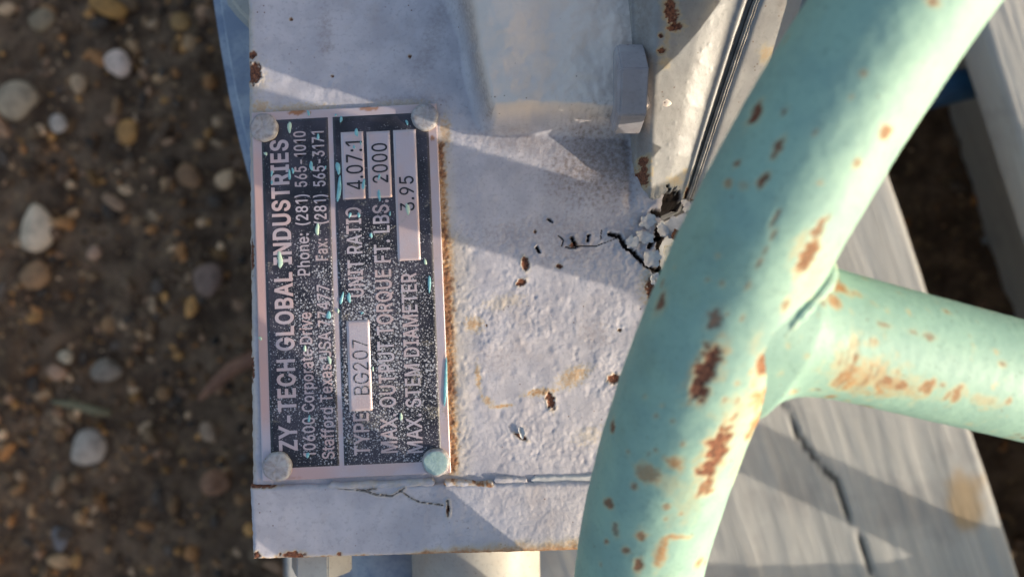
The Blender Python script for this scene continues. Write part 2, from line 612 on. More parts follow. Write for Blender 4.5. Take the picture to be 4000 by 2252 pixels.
tw = [px(x, y, GZ + 14 + 6 * i) for i, (x, y) in enumerate([(780, 1560), (840, 1500), (910, 1435), (985, 1400), (1080, 1370)])]
v, f = tube(tw, [1.5, 4.2, 5.0, 5.2, 5.0], 10, wob=0.12)
o = mesh_obj('twig', v, f, M_TWIG)
tag(o, 'reddish brown twig poking out from under the machine', 'twig')
tw = [px(x, y, GZ + 9) for x, y in [(205, 1568), (290, 1580), (370, 1602), (432, 1612)]]
v, f = tube(tw, [1.2, 3.0, 3.2, 2.5], 8)
o = mesh_obj('straw_blade', v, f, M_STRAW)
tag(o, 'flat dry straw blade lying above the pale grey stone', 'straw')

# ------------------------------------------------------------------ timber skid under the machine
M_WOOD = wood_material()
DIRW = np.array([math.sin(-WOOD_ANG), -math.cos(-WOOD_ANG)])   # down the picture, towards the lower right
PERP = np.array([DIRW[1] * -1, DIRW[0]])                        # to the right


def board(name, p_edge, width, length, z, thick, label, seed, crack=None, stain=None, back=0.0):
    """p_edge: world xy of a point on the right edge; runs along DIRW both ways"""
    nu, nv = 300, 90
    L = np.linspace(-length / 2, length / 2, nu)
    W = np.linspace(-width, 0, nv)
    U, V = np.meshgrid(L, W, indexing='ij')
    wav = 0.35 * fbm(U / 55, U * 0 + seed, 3, seed) * np.where(V > -width / 2, 1, -1) * np.abs(V + width / 2) / (width / 2)
    Xw = p_edge[0] + DIRW[0] * U + PERP[0] * (V + wav)
    Yw = p_edge[1] + DIRW[1] * U + PERP[1] * (V + wav)
    Zw = z + 0.7 * fbm(U / 120, V / 16, 3, seed + 1) + 0.25 * fbm(U / 60, V / 2.2, 2, seed + 2)
    ed = np.minimum(-V, V + width)
    Zw -= 3.0 * (1 - sstep(0, 3.5, ed)) ** 2
    hole = np.zeros_like(Xw)
    halo = np.zeros_like(Xw)
    if crack:
        d = polyline_d(Xw, Yw, crack) + 0.35 * fbm(U / 8, V / 8, 2, seed + 3)
        m = sstep(1.3, 0.3, d)
        Zw -= 3 * m
        hole = m
    if stain:
        for (sx, sy, rx, ry) in stain:
            q = spot(Xw, Yw, sx, sy, rx, ry, 0.3, 0.5, seed, 0.05)
            halo = np.maximum(halo, sstep(1.2, 0.5, q) * 0.75)
    o = grid_obj(name, Xw, Yw, Zw, M_WOOD, None, {'hole': hole, 'halo': halo}, skirt=z - thick, flip=True)
    tag(o, label, 'board', 'timber boards of the skid')
    return o


def bp(x, y, z=BZ):
    return px(x, y, z)[:2]


eA = bp(3735, 1466)
crackA = [tuple(bp(x, y)) for x, y in [(3060, 1560), (3110, 1690), (3190, 1800), (3270, 1880), (3310, 1990), (3345, 2080), (3420, 2260), (3450, 2400)]]
crackB = [tuple(bp(x, y)) for x, y in [(3150, 1900), (3200, 2060), (3260, 2200), (3330, 2330)]]
stA = [(*bp(3760, 1940), 12, 15)]
board('skid_board', eA, 176, 900, BZ, 22, 'cracked grey timber board with an orange stain under the wheel spoke', 11, crackA, stA)
e2 = eA - PERP * 180
board('skid_board', e2, 110, 900, BZ - 1.5, 22, 'grey timber board showing below the cream pipe', 21)
# neighbouring timber at the upper right, its shaded side facing the machine
l0, l1 = px(3879, 241, BZ)[:2], px(3993, 565, BZ)[:2]
eB = (l0 + l1) / 2 + PERP * 120
board('skid_board', eB, 120, 900, BZ, 22, 'sunlit timber board at the upper right corner, beyond the dark gap', 31)
# bearer under the deck, along its hidden left side
lb = np.array([-128.0, 0.0])
nu = 40
bm = bmesh.new()
bmesh.ops.create_cube(bm, size=1)
for q in bm.verts:
    q.co.x = -92 + q.co.x * 60
    q.co.y = q.co.y * 900 - 60
    q.co.z = (GZ - 5 + BZ - 24) / 2 + q.co.z * (BZ - 24 - GZ + 5)
bmesh.ops.bevel(bm, geom=bm.edges[:], offset=3, segments=2, affect='EDGES')
o = bm_obj('skid_bearer', bm, M_WOOD)
tag(o, 'square timber bearer under the skid deck boards', 'board')

bm = bmesh.new()
bmesh.ops.create_cube(bm, size=1)
c0 = eB - PERP * 30
for q in bm.verts:
    a_, b_ = q.co.x * 50, q.co.y * 860
    q.co.x = c0[0] + PERP[0] * a_ + DIRW[0] * b_
    q.co.y = c0[1] + PERP[1] * a_ + DIRW[1] * b_
    q.co.z = (GZ - 5 + BZ - 22) / 2 + q.co.z * (BZ - 22 - GZ + 5)
bmesh.ops.bevel(bm, geom=bm.edges[:], offset=3, segments=2, affect='EDGES')
o = bm_obj('skid_bearer', bm, M_WOOD)
tag(o, 'timber bearer carrying the board at the upper right corner', 'board')

v, f = tube([px(3400, 420, -225), px(3640, 360, -225), px(3760, 330, -225), px(3900, 300, -225)], [9, 9, 9, 9], 16)
o = mesh_obj('blue_hose', v, f, M_BLUE)
tag(o, 'dark blue plastic hose between the boards at upper right', 'hose')

# ------------------------------------------------------------------ valve body carrying the gear operator
valve = thing('valve_body', 'blue grey valve body flange and cream pipe behind the gear operator', 'valve', (0, 0, BZ))


def plan_slab(name, pts, z0, z1, mat, parent, bev=2.0):
    bm = bmesh.new()
    vs = [bm.verts.new((p[0], p[1], z1)) for p in pts]
    f = bm.faces.new(vs)
    r = bmesh.ops.extrude_face_region(bm, geom=[f])
    for g_ in r['geom']:
        if isinstance(g_, bmesh.types.BMVert):
            g_.co.z = z0
    bmesh.ops.recalc_face_normals(bm, faces=bm.faces[:])
    bmesh.ops.bevel(bm, geom=[e for e in bm.edges if abs(e.verts[0].co.z - e.verts[1].co.z) < 1e-3 and e.verts[0].co.z > (z0 + z1) / 2], offset=bev, segments=3, affect='EDGES')
    return bm_obj(name, bm, mat, parent, False)


FLZ = -52.0
edge = [(770, -400), (795, -180), (818, 0), (846, 180), (880, 370), (918, 540), (960, 700), (1010, 850), (1100, 1030)]
pts = [px(x, y, FLZ)[:2] for x, y in edge] + [px(2400, 1030, FLZ)[:2], px(2400, -400, FLZ)[:2]]
# finer, smooth outline
plan_slab('mounting_flange', pts, FLZ - 22, FLZ, M_BLUEGREY, valve, 4.0)
lug = [(855, -300), (858, -70), (880, 10), (915, 55), (965, 105), (1100, 160), (1300, 160), (1300, -300)]
plan_slab('lug', [px(x, y, -24)[:2] for x, y in lug], FLZ + 2, -24, M_CREAM, valve, 2.5)
# neck and body below, hidden from here but standing on the skid
n = 40
th = np.linspace(0, 2 * np.pi, n, endpoint=False)
prof = [(46, FLZ - 22), (44, -90), (58, -120), (72, -160), (72, -200), (60, BZ + 1)]
V = np.array([[-5 + r * math.cos(a), 18 + r * math.sin(a), z] for r, z in prof for a in th])
F = [list(q) for q in grid_faces(len(prof), n, wrap_x=True)]
mesh_obj('body', V, F, M_BLUEGREY, valve)
# pipe running out below the base flange
pz = -34.0
pr = (2110 - 1600) / 2 * (CAM_H - pz - 6) / FPX
pc = px(1856, 2200, pz)
V, F = tube([(pc[0], -48, pz), (pc[0], -70, pz), (pc[0] + 1, -120, pz), (pc[0] + 1, -190, pz)], pr, 64)
mesh_obj('pipe', V, F, M_CREAM, valve)
V, F = tube([(pc[0] - 26, -52, pz - 22), (pc[0] - 26, -160, pz - 22)], pr + 1, 64)
mesh_obj('pipe_sleeve', V, F, M_BLUEGREY, valve)

# ------------------------------------------------------------------ gear operator housing
oper = thing('gear_operator', 'grey painted rusty gear operator housing carrying a black name plate', 'gear operator', (0, 10, -40))

STEP = 0.3
yt, yb = px(0, -420)[1], px(0, 1893)[1]
ys = np.arange(yt, yb - STEP, -STEP)
xr = px(2590, 0)[0]
nxs = int((xr + 72) / STEP)
u = np.linspace(0, 1, nxs)
YY = np.repeat(ys[:, None], nxs, 1)
pyy = 1126 - ys * FPX / CAM_H
xl = px(965 + 17 * pyy / 1890.0, 0)[0] if False else (965 + 17 * pyy / 1890.0 - 2000) * CAM_H / FPX
xl = xl + 0.22 * fbm(ys / 2.5, ys * 0, 3, 40)
xrr = xr + 0.9 * fbm(ys / 4.0, ys * 0 + 7, 4, 41)
XX = xl[:, None] + u[None, :] * (xrr - xl)[:, None]
PX = XX * FPX / CAM_H + 2000
PY = 1126 - YY * FPX / CAM_H
patchy = 0.35 + 1.3 * sstep(-0.35, 0.55, fbm(XX / 16, YY / 16, 3, 44))
# overall casting relief: rougher below the middle, smoother above
rough_lo = 0.35 + 0.65 * sstep(650, 1250, PY)
H = 0.10 * fbm(XX / 9, YY / 9, 3, 1)
H += (0.03 + 0.035 * rough_lo) * patchy * fbm(XX / 2.6, YY / 2.6, 3, 4)
H += (0.016 + 0.040 * rough_lo) * patchy * fbm(XX / 1.1, YY / 1.1, 2, 9)
# craters and blisters
def sprinkle(H, n, box, rlo, rhi, amp, rng):
    for _ in range(n):
        cx, cy = rng.uniform(box[0], box[2]), rng.uniform(box[1], box[3])
        r = rng.uniform(rlo, rhi) * CAM_H / FPX
        wx, wy = (cx - 2000) * CAM_H / FPX, (1126 - cy) * CAM_H / FPX
        j = int((yt - wy) / STEP)
        k = int(4 * r / STEP) + 2
        a, b = max(0, j - k), min(len(ys), j + k)
        if a >= b:
            continue
        i0 = int((wx - xl[min(max(j, 0), len(ys) - 1)]) / (xrr[0] - xl[0]) * nxs)
        c, d = max(0, i0 - k - 3), min(nxs, i0 + k + 3)
        if c >= d:
            continue
        q = ((XX[a:b, c:d] - wx) ** 2 + (YY[a:b, c:d] - wy) ** 2) / r ** 2
        H[a:b, c:d] += amp * rng.uniform(0.4, 1.2) * np.exp(-q)
rg = np.random.default_rng(12)
sprinkle(H, 260, (1760, 960, 2560, 1880), 5, 13, -0.15, rg)
sprinkle(H, 150, (1760, 960, 2560, 1880), 6, 16, 0.12, rg)
sprinkle(H, 14, (1780, 1250, 2500, 1600), 25, 55, 0.22, rg)
sprinkle(H, 130, (980, 0, 2450, 950), 6, 16, 0.06, rg)
sprinkle(H, 60, (1880, 40, 2440, 520), 7, 14, 0.22, rg)
sprinkle(H, 16, (1900, 60, 2420, 500), 30, 70, 1.0, rg)
sprinkle(H, 60, (980, 0, 2450, 950), 5, 12, -0.06, rg)
# raised gear case at the top
fx = np.interp(-YY, [-130, -77.8, -64, -48.8, -44], [-34, -23.5, -16.6, -8.6, -6.5])
qx = np.interp(-YY, [-130, -72.7, -59.8, -46.9, -44], [-13, -9.7, -7.9, -5.2, -4.0])
wl = np.maximum(0.75 * (qx - fx), 7.0)
ypl = 46.5 + 0.6 * np.sin((XX + 3) / 7.0)
dxo = np.clip((qx + 1.0 - XX) / wl, 0, None)
dyo = np.clip((ypl - YY) / 6.0, 0, None)
qq = np.sqrt(dxo ** 2 + dyo ** 2) + 0.04 * fbm(XX / 5, YY / 5, 3, 63)
case = np.clip(1 - qq, 0, 1)
case = np.where(qq < 0.25, 1 - 0.62 * (np.clip(qq, 0, 1) / 0.25) ** 2 * 0.35, 0.783 * (np.clip(1 - qq, 0, 1) / 0.75) ** 1.9)
H = H * (1 - 0.45 * case) + 15.0 * case + case * (0.022 * (YY - 45) + 0.8 * fbm(XX / 10, YY / 10, 3, 60) + 0.16 * fbm(XX / 2.2, YY / 2.2, 3, 65))
# runs and lumps of thick paint on it
for (cx, cy, rx, ry, hh) in [(2030, 412, 58, 30, 1.3), (2285, 290, 48, 34, 0.7), (2130, 240, 60, 30, 0.35), (1990, 150, 90, 60, 0.4), (2330, 360, 60, 24, 0.4), (2205, 270, 18, 16, 0.3)]:
    k = (CAM_H - 14) / CAM_H
    cx, cy = 2000 + (cx - 2000) * k, 1126 + (cy - 1126) * k
    H += hh * np.exp(-(((PX - cx) / rx) ** 2 + ((PY - cy) / ry) ** 2) ** 1.4)
# shallow vertical grooves under the bolt, and the fillet into the cover flange
gro = np.exp(-((PX - 2452 - 12 * np.sin(PY / 90)) / 17) ** 2) * sstep(470, 560, PY) * sstep(860, 760, PY)
H -= 0.7 * gro
H += 1.5 * sstep(2455, 2540, PX) * sstep(900, 620, PY) * (1 - case)
# edge rounding
ed = np.minimum(XX - xl[:, None], 99)
H -= 1.5 * (1 - np.sqrt(np.clip(1 - np.clip(1 - ed / 1.8, 0, 1) ** 2, 0, 1)))
ed = xrr[:, None] - XX
H -= 2.0 * (1 - np.sqrt(np.clip(1 - np.clip(1 - ed / 2.0, 0, 1) ** 2, 0, 1)))
# loose, lifting paint around the peeled corner
peel = np.exp(-(((PX - 2560) / 150) ** 2 + ((PY - 930) / 150) ** 2))
H += peel * 0.9 * np.abs(fbm(XX / 2.4, YY / 2.4, 3, 70))

def pp(pts):
    return [tuple(px(x, y)[:2]) for x, y in pts]

rust = np.zeros_like(XX)
halo = np.zeros_like(XX)
hole = np.zeros_like(XX)
dirt_shade = np.zeros_like(XX)
jag = 0.35 * fbm(XX / 0.8, YY / 0.8, 3, 77)
# cracks through the peeled corner
cr = [([(2385, 915), (2420, 925), (2440, 962), (2470, 985), (2505, 1020), (2548, 1052), (2575, 1060)], 9),
      ([(2575, 900), (2580, 960), (2586, 1010), (2580, 1060)], 20), ([(2535, 965), (2550, 935), (2575, 930)], 9),
      ([(2550, 830), (2585, 835), (2600, 850)], 14), ([(2578, 1090), (2572, 1140)], 9),
      ([(2210, 965), (2240, 970), (2265, 960)], 2.5), ([(2180, 920), (2200, 935), (2195, 960)], 2.5), ([(2300, 920), (2296, 945)], 5),
      ([(2235, 930), (2245, 955)], 6), ([(2095, 965), (2108, 985)], 5), ([(2140, 855), (2155, 865)], 4),
      ([(2420, 925), (2330, 960), (2250, 960)], 1.6), ([(2350, 900), (2345, 940)], 1.6)]
for pts, w in cr:
    d = polyline_d(XX, YY, pp(pts)) + jag * min(1, w / 8)
    w = w * CAM_H / FPX
    m = sstep(w * 1.15, w * 0.7, d)
    hole = np.maximum(hole, m)
    lip = np.exp(-((d - w * 1.6) / (w * 0.8 + 0.2)) ** 2)
    H += 0.45 * lip * min(1, w / 0.5) * (1 - m)
    H -= 1.6 * m * min(1, w / 0.5)
def chip(cx, cy, rx, ry, ang, kind, depth=0.35, rough=0.35):
    global H
    p = px(cx, cy)
    k = CAM_H / FPX
    q = spot(XX, YY, p[0], p[1], rx * k, ry * k, ang, rough, int(cx) % 50, 1.1)
    m = sstep(1.05, 0.9, q)
    if kind == 'rust':
        np.maximum(rust, m, out=rust)
        np.maximum(halo, sstep(1.7, 0.9, q) * 0.5, out=halo)
        H -= depth * m
        H += 0.5 * depth * np.exp(-((q - 1.15) / 0.15) ** 2)
    elif kind == 'halo':
        np.maximum(halo, sstep(1.3, 0.3, q) * depth, out=halo)
    elif kind == 'dirt_shade':
        np.maximum(dirt_shade, sstep(1.5, 0.2, q) * depth, out=dirt_shade)
for a in [(2052, 1030, 14, 28, 0.2, 'rust'), (2035, 1103, 22, 12, 0.5, 'rust'), (2185, 1040, 12, 9, 0, 'rust'), (2240, 955, 14, 10, 0.6, 'rust'),
          (2150, 1565, 16, 36, 0.25, 'rust'), (2398, 1478, 24, 18, 0.2, 'rust'), (2035, 1705, 26, 9, -0.5, 'rust'), (1590, 1500, 1, 1, 0, 'rust'),
          (990, 285, 30, 42, 0, 'rust', 0.5), (985, 215, 16, 16, 0, 'rust'), (985, 1005, 8, 60, 0, 'rust'), (983, 1440, 10, 50, 0, 'rust'),
          (2090, 905, 5, 5, 0, 'rust'), (2420, 1290, 8, 6, 0, 'rust'), (1900, 1270, 4, 4, 0, 'rust'), (2545, 1130, 20, 40, 0.1, 'rust', 0.4),
          (1298, 297, 6, 5, 0, 'rust'), (1600, 220, 6, 7, 0, 'rust'), (1138, 75, 7, 5, 0, 'rust')]:
    chip(*a)
# rust stains bleeding round the plate and across the face
for a in [(1850, 1265, 40, 35, 0, 'halo', 0.8, 0.5), (2110, 1530, 70, 16, 0.15, 'halo', 0.9, 0.5), (2240, 1470, 75, 38, 0.5, 'halo', 0.75, 0.5),
          (1868, 1470, 13, 60, 0.1, 'halo', 0.8, 0.5), (1905, 1565, 16, 35, 0.8, 'halo', 0.8, 0.5), (1965, 1585, 45, 9, 0.1, 'halo', 0.9, 0.4), (2300, 1700, 60, 40, 0.3, 'halo', 0.3, 0.7), (1960, 1180, 90, 30, 0.2, 'halo', 0.3, 0.7), (2330, 1300, 60, 50, 0.2, 'dirt_shade', 0.3, 0.8), (1950, 1400, 80, 60, 0.2, 'dirt_shade', 0.25, 0.8),
          (1740, 520, 26, 80, 0, 'halo', 0.7, 0.5), (1170, 425, 160, 22, 0.05, 'halo', 0.6, 0.5), (1020, 420, 45, 30, 0, 'halo', 0.7, 0.5),
          (990, 300, 60, 75, 0, 'halo', 0.35, 0.5), (980, 120, 16, 120, 0, 'halo', 0.25, 0.5), (1560, 405, 120, 16, 0.05, 'halo', 0.35, 0.5),
          (2545, 1130, 50, 100, 0.1, 'halo', 0.6, 0.5)]:
    chip(*a)
d = polyline_d(XX, YY, pp([(1722, 560), (1738, 930), (1752, 1300), (1770, 1830)])) + 0.5 * fbm(XX / 1.5, YY / 1.5, 4, 31)
edge_w = np.interp(PY, [500, 900, 950, 1200, 1500, 1800], [0.35, 0.5, 1.1, 1.0, 0.8, 0.7])
halo = np.maximum(halo, sstep(3.2, 0.3, d / (edge_w + 0.3)) * 0.95)
halo = np.maximum(halo, 0.35 * sstep(9, 0, d / (edge_w + 0.1)))
rust = np.maximum(rust, 0.75 * sstep(1.6, 0.5, d / (edge_w + 0.2) + 0.8 * fbm(XX / 1.2, YY / 1.2, 3, 33) + 1.3 * np.clip(0.25 - fbm(XX / 8, YY / 5, 3, 35), 0, 1)))
H += 0.25 * sstep(2.0, 0.2, d) * fbm(XX / 0.9, YY / 0.9, 2, 34)
halo = np.maximum(halo, 0.35 * sstep(2.2, 0.2, XX - xl[:, None] + 0.8 * fbm(XX / 2, YY / 6, 3, 38)))
dirt_shade = np.maximum(dirt_shade, 0.5 * sstep(0.08, 0.3, qq) * sstep(0.75, 0.35, qq) * (dxo > dyo))  # shade of the case's left slope painted in, over dark speckle
# settled grime
for a in [(2340, 640, 180, 150, 0.2, 'dirt_shade', 0.75, 0.6), (2060, 560, 220, 45, -0.1, 'dirt_shade', 0.35, 0.6), (1680, 180, 40, 190, -0.35, 'dirt_shade', 0.3, 0.6),
          (1270, 100, 26, 70, 0, 'dirt_shade', 0.35, 0.7), (1275, 185, 30, 22, 0, 'dirt_shade', 0.45, 0.6), (2150, 900, 330, 55, 0.1, 'dirt_shade', 0.3, 0.9),
          (2230, 960, 130, 60, 0, 'dirt_shade', 0.35, 0.9), (1560, 395, 170, 20, 0.04, 'dirt_shade', 0.4, 0.6), (2440, 330, 50, 200, 0, 'dirt_shade', 0.25, 0.6)]:
    chip(*a)
housing = grid_obj('housing', XX, YY, H, M_HOUSE, oper, {'rust': rust, 'halo': halo, 'hole': hole, 'dirt_shade': dirt_shade, 'pale': 0.8 * sstep(0.2, 0.9, case + 0.12 * fbm(XX / 6, YY / 6, 3, 64))}, skirt=-50, flip=True)  # pale mask: bounce light on the case plateau, kept as colour

# base flange along the bottom of the housing
BFZ = 1.6
nyf, nxf = 75, 400
pl = np.linspace(0, 1, nxf)
pxx = 972 + pl * (2640 - 972)
ptop = 1897 - 0.012 * (pxx - 975) + 2.5 * fbm(pxx / 60, pxx * 0, 3, 50)
pbot = 2186 - 0.0275 * (pxx - 985) + 1.5 * fbm(pxx / 40, pxx * 0, 3, 51)
vrow = np.linspace(0, 1, nyf)
k = (CAM_H - BFZ) / FPX
FPXX = np.repeat(pxx[None, :], nyf, 0)
FPYY = ptop[None, :] + vrow[:, None] * (pbot - ptop)[None, :]
FPXX = FPXX + (1 - pl[None, :]) ** 8 * (14 * vrow[:, None]) + 2.0 * fbm(FPYY / 30, FPYY * 0, 3, 52) * (1 - pl[None, :]) ** 20
XF, YF = (FPXX - 2000) * k, (1126 - FPYY) * k
HF = BFZ + 0.10 * fbm(XF / 8, YF / 8, 3, 53) + 0.05 * fbm(XF / 2.4, YF / 2.4, 3, 54) * (0.3 + sstep(1450, 1800, FPXX)) + 0.03 * fbm(XF / 0.9, YF / 0.9, 2, 55) * (0.3 + sstep(1450, 1800, FPXX))
ed = np.minimum(np.minimum((FPYY - ptop) * k, (pbot - FPYY) * k), (FPXX - FPXX[:, :1]) * k)
HF -= 1.3 * (1 - np.sqrt(np.clip(1 - np.clip(1 - ed / 1.4, 0, 1) ** 2, 0, 1)))
rustF, haloF, holeF = np.zeros_like(XF), np.zeros_like(XF), np.zeros_like(XF)
for (cx, cy, rx, ry, ang, dep) in [(1000, 2168, 16, 16, 0, .3), (1145, 2168, 46, 16, 0, .3), (1325, 2163, 10, 9, 0, .3), (1750, 1990, 5, 24, 0, .5), (1010, 1899, 60, 8, 0, .2)]:
    p = px(cx, cy, BFZ)
    q = spot(XF, YF, p[0], p[1], rx * k, ry * k, ang, 0.4, cx % 40, 1.0)
    m = sstep(1.05, 0.85, q)
    rustF = np.maximum(rustF, m)
    haloF = np.maximum(haloF, 0.6 * sstep(1.8, 0.9, q))
    HF -= dep * m
db = (pbot - FPYY) * k + 0.9 * fbm(XF / 3, YF / 3, 4, 56)
wb = np.interp(FPXX, [980, 1500, 1800, 2300, 2700], [0.9, 1.0, 3.6, 5.0, 5.0])
haloF = np.maximum(haloF, 0.9 * sstep(1.0, 0.05, db / wb))
rustF = np.maximum(rustF, 0.5 * sstep(0.35, 0.0, db / wb + 0.1 * fbm(XF, YF, 3, 57)))
for pts, w in [([(1560, 1912), (1600, 1940), (1640, 1960), (1730, 1970)], 1.4), ([(1748, 1955), (1752, 1990), (1750, 2010)], 3.0), ([(1400, 1905), (1470, 1930), (1530, 1935), (1580, 1905)], 2.2), ([(1290, 1898), (1420, 1915), (1470, 1905)], 1.8)]:
    d = polyline_d(XF, YF, [tuple(px(x, y, BFZ)[:2]) for x, y in pts]) + 0.15 * fbm(XF / 0.8, YF / 0.8, 2, 58)
    m = sstep(w * k * 1.2, w * k * 0.5, d)
    holeF = np.maximum(holeF, 0.65 * m)
    haloF = np.maximum(haloF, 0.35 * sstep(w * k * 5, w * k, d))
    HF -= 0.5 * m
    HF += 0.3 * np.exp(-((d - w * k * 2.2) / (w * k * 1.2)) ** 2)
grid_obj('base_flange', XF, YF, HF, M_HOUSE, oper, {'rust': rustF, 'halo': haloF, 'hole': holeF}, skirt=-30, flip=True)

# bead of sealant in the joint between housing and base flange, cracked along its length
def bead(name, pts, w, h, mat, parent, seed, rustamt=0.0):
    pts = np.array([px(x, y, 0)[:2] for x, y in pts])
    t = np.linspace(0, 1, 120)
    tt = np.linspace(0, 1, len(pts))
    cx, cy = np.interp(t, tt, pts[:, 0]), np.interp(t, tt, pts[:, 1])
    cy = cy + 0.25 * fbm(cx / 4, cx * 0, 3, seed)
    ww = w * (1 + 0.2 * fbm(cx / 6, cx * 0 + 3, 3, seed + 1)) * np.clip(np.minimum(t, 1 - t) * 20 + 0.2, 0, 1)
    s = np.linspace(-1, 1, 13)
    X = np.repeat(cx[:, None], 13, 1)
    Y = cy[:, None] + s[None, :] * ww[:, None]
    Z = 0.2 + h * np.clip(1 - s[None, :] ** 4, 0, 1) * (0.9 + 0.3 * fbm(X / 9, Y / 6, 4, seed + 2)) - 0.4 * (np.abs(s)[None, :] > 0.99)
    hl = np.clip(rustamt * (0.6 + fbm(X / 2, Y / 2, 3, seed + 4)), 0, 1)
    return grid_obj(name, X, Y, Z, mat, parent, {'halo': hl, 'rust': np.clip(hl - 0.5, 0, 1) * 1.4}, flip=False)

bead('sealant_bead', [(1280, 1893), (1400, 1890), (1520, 1892), (1640, 1880), (1700, 1878)], 1.2, 1.5, M_HOUSE, oper, 80, 0.25)
bead('sealant_bead', [(1735, 1880), (1800, 1884), (1860, 1890), (1930, 1890)], 1.1, 1.4, M_HOUSE, oper, 84, 0.9)
bead('sealant_bead', [(1930, 1872), (2000, 1875), (2060, 1878)], 1.1, 0.9, M_HOUSE, oper, 88, 0.1)
bead('sealant_bead', [(2075, 1874), (2200, 1870), (2330, 1866), (2560, 1858)], 1.2, 0.55, M_CAULK, oper, 92, 0.12)

# cover flange standing up at the right (its rounded edge faces the camera)
rows = [(-420, 2470, 3090, 31.0), (-150, 2478, 2990, 28.5), (0, 2486, 2932, 26.0), (200, 2490, 2866, 22.0), (400, 2494, 2800, 17.0), (600, 2496, 2736, 11.0), (720, 2502, 2698, 6.0), (780, 2515, 2676, 1.5), (820, 2535, 2660, -6.0)]
ry = np.array([r[0] for r in rows], float)


def cover_point(py, s, dz=0.0, off=0.0):
    """s: 0 at the left face, 1 at the joint"""
    z = np.interp(py, ry, [r[3] for r in rows])
    a = np.interp(py, ry, [r[1] for r in rows])
    b = np.interp(py, ry, [r[2] for r in rows])
    zz = z + dz - 5.0 * s
    kx = (CAM_H - zz) / FPX
    return (a + (b - a) * s + off - 2000) * kx, (1126 - py) * (CAM_H - z) / FPX, zz


pyv = np.concatenate([np.linspace(-420, 720, 330), np.linspace(724, 820, 40)])
sv = np.linspace(0, 1, 110)
PYC, SC = np.meshgrid(pyv, sv, indexing='ij')
XC, YC, ZC = cover_point(PYC, SC)
PXC = 2000 + XC * FPX / (CAM_H - ZC)
# rounded left shoulder, small lip at the joint, paint texture
ZC = ZC - 7.5 * (1 - sstep(0.0, 0.27, SC)) ** 2 - 1.5 * sstep(0.55, 0.9, SC) - 0.4 * sstep(0.93, 0.99, SC)
ZC += 0.9 * np.exp(-((SC - 0.93) / 0.045) ** 2)
ZC += 0.10 * fbm(XC / 7, YC / 7, 3, 61) + 0.03 * fbm(XC / 2, YC / 2, 3, 62)
for _ in range(45):
    cx, cy = RNG.uniform(32, 52), RNG.uniform(24, 78)
    r = RNG.uniform(0.3, 0.5)
    ZC += RNG.uniform(0.05, 0.13) * np.exp(-((XC - cx) ** 2 + (YC - cy) ** 2) / r ** 2)
rustC, haloC, shoulderC, holeC = (np.zeros_like(XC) for _ in range(4))
for (cx, cy, rx, ryy, ang, kd) in [(2620, 45, 24, 50, 0.35, 'r'), (2640, 105, 30, 14, 0.1, 'r'), (2580, 140, 9, 8, 0, 'r'), (2585, 200, 16, 12, 0.2, 'r'), (2605, 150, 14, 50, 0, 'h'),
                                   (2520, 625, 16, 16, 0.4, 'r'), (2512, 685, 24, 34, 0.1, 'r'), (2700, 745, 12, 22, 0.3, 'r'), (2640, 700, 40, 20, 0, 'h'), (2690, 660, 16, 14, 0, 'h'), (2600, 250, 30, 24, 0, 'h')]:
    z = float(np.interp(cy, ry, [r[3] for r in rows])) - 1.5
    p = px(cx, cy, z)
    kk_ = (CAM_H - z) / FPX
    q = spot(XC, YC, p[0], p[1], rx * kk_, ryy * kk_, ang, 0.45, cx % 37, 0.9)
    if kd == 'r':
        m = sstep(1.05, 0.9, q)
        rustC = np.maximum(rustC, m)
        haloC = np.maximum(haloC, 0.7 * sstep(1.9, 0.9, q))
        ZC -= 0.3 * m
    else:
        haloC = np.maximum(haloC, 0.45 * sstep(1.3, 0.3, q))
q = spot(XC, YC, *px(2600, 800, -10)[:2], 3.5, 3.2, 0.2, 0.5, 5, 0.6)
holeC = sstep(1.05, 0.85, q)
ZC -= 2.5 * holeC
lowpeel = sstep(700, 770, PYC)
ZC += lowpeel * 0.8 * fbm(XC / 2.2, YC / 2.2, 3, 66)
shoulderC = 0.4 * (1 - sstep(0.05, 0.3, SC))  # darker towards the left face
cover = grid_obj('cover_flange', XC, YC, ZC, M_COVER, oper, {'rust': rustC, 'halo': haloC, 'dirt_shade': shoulderC, 'hole': holeC}, flip=True, skirt=-40)  # dirt_shade here only carries the darker left shoulder

# joint: gasket edges between the two flanges
def joint_strip(name, s0, s1, dz, mat):
    pv = np.linspace(-420, 805, 160)
    L, R_ = [], []
    ss = np.linspace(0, 1, 7)
    Xs, Ys, Zs = [], [], []
    for q in ss:
        x, y, z = cover_point(pv, np.ones_like(pv), dz + 0.35 * math.sin(q * math.pi), s0 + (s1 - s0) * q)
        Xs.append(x); Ys.append(y); Zs.append(z + 0.15 * fbm(y / 3, y * 0 + q, 2, 90))
    return grid_obj(name, np.array(Xs).T, np.array(Ys).T, np.array(Zs).T, mat, oper, None, skirt=-40, flip=True)

joint_strip('gasket', 1, 8, -0.5, M_GASKETD)
joint_strip('gasket', 8, 17, -0.2, M_GASKET)
joint_strip('gasket', 17, 27, -0.1, M_GASKETD)
